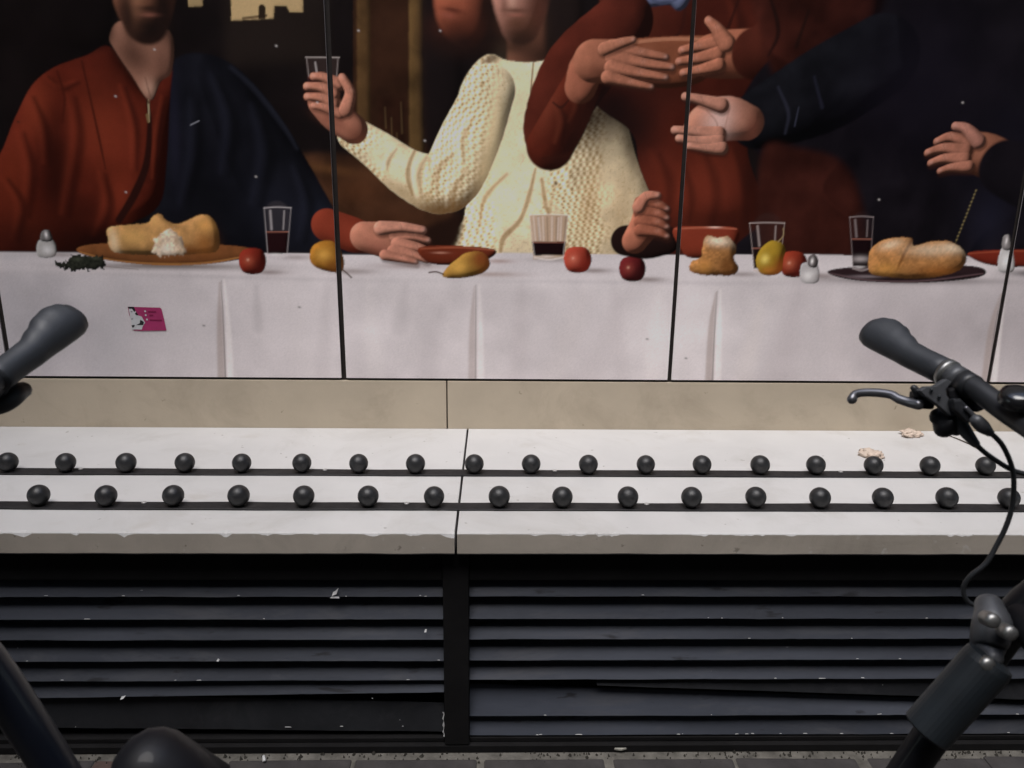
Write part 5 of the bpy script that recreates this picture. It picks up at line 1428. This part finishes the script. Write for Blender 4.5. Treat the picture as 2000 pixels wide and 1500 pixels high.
def bicycle(f, y0, top, bot, bar_pts, label, fm):
    """f = heading along x; top/bot = steering axis points (x, z); bar_pts = half bar, outer end to stem (wall side)"""
    root = empty('bicycle', (top[0], y0, 0)); tag(root, label, 'bicycle', 'bicycles parked nose to nose before the ledge')
    inv = Matrix.Translation(-root.location)
    def add(o): o.matrix_parent_inverse = inv; return o
    def T(name, pts, r, m, **kw): return add(tube(name, pts, r, m, root, **kw))
    tx, tz = top; bx, bz = bot; ax = Vector((bx-tx, 0, bz-tz)).normalized()
    A = lambda d, y=0.0: Vector((tx, y0+y, tz))+ax*d
    # steering
    T('head_tube', [A(.02), A(.025), A(.125), A(.13)], [.021, .024, .024, .021], fm, seg=18)
    T('steerer_spacer', [A(-.03), A(.018)], .018, M['frame2'], seg=16)
    mid = Vector(bar_pts[-1])
    T('stem', [A(-.012), A(-.012).lerp(mid, .5)+Vector((0, 0, .004)), mid], [.017, .015, .018], M['frame2'], seg=16, round_ends=True)
    mir = [Vector((2*mid.x-p[0], 2*mid.y-p[1], p[2])) for p in bar_pts[:-1]]
    mir = [Vector((p.x+0*f, p.y, p.z)) for p in mir]
    full = [Vector(p) for p in bar_pts]+mir[::-1]
    T('handlebar', full, .0118, M['bar'], seg=18, n=8)
    g1 = add(loft_grip('grip', [full[0], full[1], full[2]], GRIP, -f, root, M['rubber']))
    g2 = add(loft_grip('grip', [full[-1], full[-2], full[-3]], GRIP, -f, root, M['rubber']))
    # fork
    L_ = (Vector((bx, 0, bz))-Vector((tx, 0, tz))).length
    for sy in (-1, 1):
        lg = T('fork_leg', [A(.10, sy*.055), A(.16, sy*.066), A(.40, sy*.066), A(L_-.03, sy*.060)+Vector((f*.005, 0, 0)), Vector((bx+f*.035, y0+sy*.052, bz))], [.0185, .0185, .0175, .015, .011], fm, seg=18, n=4, round_ends=True)
    T('fork_crown', [A(.132, -.056), A(.138, 0), A(.132, .056)], [.019, .024, .019], fm, seg=16, n=3, round_ends=True)
    wc = (bx+f*.035-root.location.x, 0, bz)
    R = .288
    wheel(root, 'front_wheel', wc, R)
    mg = torus_bm((bx+f*.035, y0, bz), (0, 1, 0), R+.012, .022, 40, 10, math.radians(20), math.radians(190), squash=1.0)
    add(bm_obj('mudguard', mg, M['frame2'], root, smooth=True))
    # frame, rear wheel, saddle
    hb, ht = A(.115), A(.035); bb = Vector((tx-f*.60, y0, .29)); seat = Vector((tx-f*.74, y0, .80)); rear = Vector((tx-f*1.02, y0, bz))
    T('down_tube', [hb, bb], [.024, .026], fm, seg=16); T('top_tube', [ht, seat+Vector((0, 0, -.12))], [.019, .017], fm, seg=16)
    T('seat_tube', [bb, seat], [.018, .017], fm, seg=16); T('seat_post', [seat, seat+Vector((-f*.035, 0, .13))], .0136, M['rim'], seg=14)
    for sy in (-1, 1):
        T('seat_stay', [seat+Vector((0, sy*.02, -.13)), rear+Vector((0, sy*.062, 0))], .0085, fm, seg=10)
        T('chain_stay', [bb+Vector((0, sy*.03, 0)), rear+Vector((0, sy*.062, 0))], .0095, fm, seg=10)
        T('crank', [bb+Vector((0, sy*.07, 0)), bb+Vector((f*.10*sy, sy*.075, -.12*sy))], .010, M['rim'], seg=10)
        pd = bb+Vector((f*.10*sy, sy*.075, -.12*sy))
        add(box('pedal', pd.x-.045, pd.x+.045, min(pd.y+sy*.012, pd.y+sy*.10), max(pd.y+sy*.012, pd.y+sy*.10), pd.z-.012, pd.z+.012, M['frame2'], root, bev=.004))
    wheel(root, 'rear_wheel', (rear.x-root.location.x, 0, bz), R)
    add(bm_obj('chainring', lathe_bm(bb+Vector((0, -.056, 0)), (0, 1, 0), [(0, .085), (.004, .088), (.008, .085)], 36), M['alloy_dark'], root))
    sp = seat+Vector((-f*.035, 0, .145)); bm = bmesh.new(); bmesh.ops.create_uvsphere(bm, u_segments=24, v_segments=14, radius=1)
    for v in bm.verts:
        t = v.co.x*f; wdt = .075*(.35+.65*max(0, min(1, (.55-t*.9)))); v.co = Vector((sp.x+v.co.x*.135, sp.y+v.co.y*wdt, sp.z+v.co.z*.030+.012*t*t))
    add(bm_obj('saddle', bm, M['rubber'], root, smooth=True))
    return root, add, A

# right bicycle, heading left
RB = [(0.4639, -1.3554, 1.1732), (0.5028, -1.4621, 1.1529), (0.5140, -1.5040, 1.1444), (0.5237, -1.5578, 1.1298), (0.5305, -1.6202, 1.1176)]
RB[-1] = (RB[-1][0], -1.660, RB[-1][2])
rb, radd, RA = bicycle(-1, -1.660, (.592, 1.055), (.262, .312), RB, 'black bicycle at the right edge, handlebar with brake lever and cables reaching in', M['frame2'])
# brake lever, perch plates, gear pod, cables (wall-side hand)
def plate(name, pts, th, m, bev=.0012):
    """flat machined piece: outline in world points, given thickness, softened edges"""
    P = [Vector(p) for p in pts]; c = sum(P, Vector())/len(P); nrm = Vector()
    for a, b_ in zip(P, P[1:]+P[:1]): nrm += (a-c).cross(b_-c)
    nrm.normalize(); bm = bmesh.new()
    if nrm.dot(CAM-c) < 0: nrm = -nrm
    a = [bm.verts.new(p) for p in P]; b_ = [bm.verts.new(p-nrm*th) for p in P]; n_ = len(P)
    bm.faces.new(a); bm.faces.new(b_[::-1])
    for k in range(n_): bm.faces.new((a[k], a[(k+1) % n_], b_[(k+1) % n_], b_[k]))
    bmesh.ops.recalc_face_normals(bm, faces=bm.faces)
    bmesh.ops.bevel(bm, geom=list(bm.edges), offset=bev, segments=2, profile=.6, affect='EDGES')
    return radd(bm_obj(name, bm, m, rb))
radd(tube('grip_collar', [(0.5029, -1.4611, 1.1527), (0.5051, -1.4677, 1.1514)], [0.016, 0.016], M['steel'], rb, seg=20))
radd(tube('lever_clamp', [(0.5056, -1.4688, 1.1511), (0.5097, -1.4821, 1.1482)], [0.0142, 0.0142], M['alloy_dark'], rb, seg=20))
radd(tube('shifter_clamp', [(0.5107, -1.4844, 1.1476), (0.5134, -1.4976, 1.1449)], [0.0138, 0.0138], M['bar'], rb, seg=20))
plate('lever_perch', [(0.4738, -1.4945, 1.1455), (0.4864, -1.4927, 1.1531), (0.4925, -1.4937, 1.1500), (0.4859, -1.4956, 1.1424), (0.4865, -1.4973, 1.1361), (0.4999, -1.5020, 1.1197), (0.4988, -1.5031, 1.1154), (0.4916, -1.5032, 1.1142), (0.4750, -1.4993, 1.1274), (0.4639, -1.4971, 1.1347), (0.4578, -1.4955, 1.1405), (0.4638, -1.4944, 1.1449)], 0.009, M['alloy_dark'], 0.0012)
plate('clamp_block', [(0.4906, -1.4899, 1.1409), (0.5072, -1.4890, 1.1454), (0.5284, -1.4929, 1.1328), (0.5352, -1.4960, 1.1215), (0.5252, -1.4971, 1.1166), (0.5074, -1.4956, 1.1207), (0.4940, -1.4925, 1.1313)], 0.02, M['frame2'], 0.003)
plate('reservoir', [(0.4860, -1.5108, 1.1359), (0.4947, -1.5108, 1.1365), (0.5132, -1.5159, 1.1189), (0.5122, -1.5176, 1.1126), (0.5024, -1.5177, 1.1114), (0.4882, -1.5138, 1.1249)], 0.013, M['bar'], 0.003)
radd(tube('reservoir_cap', [(0.4981, -1.5159, 1.1273), (0.5073, -1.5185, 1.1185)], [0.0024, 0.0024], M['lever'], rb, seg=8, round_ends=True))
radd(tube('gear_pod', [(0.4911, -1.4823, 1.1071), (0.4990, -1.4862, 1.1013), (0.5069, -1.4891, 1.0987)], [0.01, 0.0175, 0.011], M['frame2'], rb, n=4, seg=18, round_ends=True))
plate('lever_knuckle', [(0.4605, -1.4822, 1.1363), (0.4739, -1.4818, 1.1386), (0.4841, -1.4852, 1.1268), (0.4808, -1.4878, 1.1170), (0.4651, -1.4872, 1.1179), (0.4594, -1.4853, 1.1243)], 0.014, M['frame2'], 0.0022)
radd(tube('brake_lever', [(0.4639, -1.4860, 1.1222), (0.4581, -1.4776, 1.1221), (0.4504, -1.4687, 1.1236), (0.4454, -1.4607, 1.1261), (0.4342, -1.4503, 1.1255), (0.4222, -1.4414, 1.1229), (0.4158, -1.4380, 1.1195), (0.4123, -1.4393, 1.1143)], [0.006, 0.0056, 0.0052, 0.005, 0.005, 0.0048, 0.005, 0.0056], M['lever'], rb, n=5, seg=14, round_ends=True))
radd(tube('lever_tab', [(0.4588, -1.4813, 1.1395), (0.4633, -1.4828, 1.1341)], [0.0038, 0.0052], M['bar'], rb, seg=10, round_ends=True))
radd(tube('bolt', [(0.4699, -1.4965, 1.1415), (0.4686, -1.4982, 1.1422)], 0.0017, M['lampbody'], rb, seg=10))
radd(tube('bolt', [(0.4782, -1.4985, 1.1346), (0.4769, -1.5002, 1.1354)], 0.0017, M['lampbody'], rb, seg=10))
radd(tube('bolt', [(0.4932, -1.5032, 1.1183), (0.4919, -1.5048, 1.1191)], 0.0017, M['lampbody'], rb, seg=10))
radd(tube('cable_boot', [(0.5054, -1.4949, 1.1076), (0.5110, -1.4998, 1.0975), (0.5170, -1.5043, 1.0891), (0.5209, -1.5066, 1.0847)], [0.0082, 0.0072, 0.0058, 0.0046], M['alloy_dark'], rb, n=3, seg=12, round_ends=True))
radd(tube('cable_boot', [(0.5067, -1.5239, 1.1157), (0.5132, -1.5257, 1.1095), (0.5203, -1.5263, 1.1041)], [0.007, 0.0072, 0.0048], M['alloy_dark'], rb, n=3, seg=12, round_ends=True))
radd(tube('cable', [(0.5198, -1.5063, 1.0857), (0.5281, -1.5086, 1.0778), (0.5388, -1.5099, 1.0700), (0.5597, -1.5116, 1.0577), (0.5773, -1.5115, 1.0518), (0.5975, -1.5154, 1.0504), (0.6195, -1.5305, 1.0537), (0.6206, -1.5713, 1.0562)], 0.0028, M['cable'], rb, n=8, seg=10))
radd(tube('cable', [(0.5193, -1.5260, 1.1051), (0.5300, -1.5242, 1.0972), (0.5404, -1.5217, 1.0878), (0.5529, -1.5181, 1.0714), (0.5609, -1.5161, 1.0565), (0.5662, -1.5149, 1.0382), (0.5688, -1.5145, 1.0126), (0.5655, -1.5154, 0.9897), (0.5587, -1.5159, 0.9676), (0.5493, -1.5180, 0.9473), (0.5360, -1.5160, 0.9304), (0.5317, -1.5140, 0.9144), (0.5388, -1.5165, 0.8978), (0.5626, -1.5209, 0.8912)], 0.0027, M['cable'], rb, n=8, seg=10))
# bell on the bar
bellb = lathe_bm((0.5194, -1.5609, 1.1447), (-.12, -.30, 1), [(0, .0155), (.003, .0180), (.009, .0182), (.014, .0160), (.0165, .0105), (.0178, .0035)], 28)
radd(bm_obj('bell', bellb, M['bell'], rb, smooth=True))
# cylindrical lamp shell clamped to the fork leg
radd(bm_obj('lamp_shell', lathe_bm((0.4945, -1.6280, 0.9034), (-0.5215, 0.0000, -0.8532), [(0, .013), (.003, .0222), (.010, .0235), (.100, .0235), (.102, .0215), (.104, .015)], 32), M['lampbody'], rb, smooth=False))
radd(tube('lamp_clamp', [(0.5063, -1.5950, 0.9386), (0.5023, -1.6090, 0.9266), (0.4983, -1.6150, 0.9066), (0.4945, -1.6280, 0.9034)], [.014, .0185, .0165, .010], M['alloy_dark'], rb, n=4, seg=14, round_ends=True))
radd(bm_obj('clamp_bolt', lathe_bm((0.4770, -1.6420, 0.9528), (-.1, -1, .35), [(-.012, .0075), (0, .0075), (.003, .0068), (.005, .004)], 14), M['steel'], rb, smooth=True))
radd(bm_obj('clamp_bolt', lathe_bm((0.4963, -1.6420, 0.9395), (-.1, -1, .35), [(-.012, .0075), (0, .0075), (.003, .0068), (.005, .004)], 14), M['steel'], rb, smooth=True))
radd(bm_obj('clamp_bolt', lathe_bm((0.4803, -1.6420, 0.9050), (-.1, -1, .35), [(-.012, .0075), (0, .0075), (.003, .0068), (.005, .004)], 14), M['steel'], rb, smooth=True))

# left bicycle, heading right
LB = [(-.470, -1.425, 1.1945), (-.495, -1.496, 1.167), (-.507, -1.545, 1.149), (-.520, -1.640, 1.120), (-.522, -1.720, 1.112)]
lb, ladd, LA = bicycle(1, -1.720, (-.520, 1.045), (-.235, .312), LB, 'navy bicycle at the left edge, one padded grip showing above the skirting', M['frame'])
ladd(tube('lever_clamp', [(-0.5210, -1.5117, 1.1450), (-0.5245, -1.5288, 1.1389)], [0.0165, 0.0165], M['alloy_dark'], lb, seg=18, round_ends=True))
ladd(tube('lever_perch', [(-0.5252, -1.5134, 1.1383), (-0.5158, -1.5039, 1.1358), (-0.5137, -1.4925, 1.1399)], [0.012, 0.012, 0.008], M['bar'], lb, n=4, seg=14, round_ends=True))
ladd(tube('brake_lever', [(-0.5251, -1.5174, 1.1231), (-0.5136, -1.5067, 1.1255), (-0.5082, -1.4951, 1.1306), (-0.5047, -1.4844, 1.1321)], [0.011, 0.012, 0.0125, 0.009], M['bar'], lb, n=4, seg=14, round_ends=True))
ladd(tube('cable', [(-0.5236, -1.5277, 1.1234), (-0.5282, -1.5667, 1.0934), (-0.5254, -1.6236, 1.0745), (-0.5217, -1.6654, 1.0733)], 0.003, M['cable'], lb, n=6, seg=10))
ladd(bm_obj('lamp_shell', lathe_bm((-0.3215, -1.7000, 0.8521), (0.7253, 0.0000, -0.6884), [(-.012, .012), (-.006, .024), (.004, .032), (.016, .036), (.075, .038), (.078, .034)], 32), M['frame2'], lb, smooth=True))
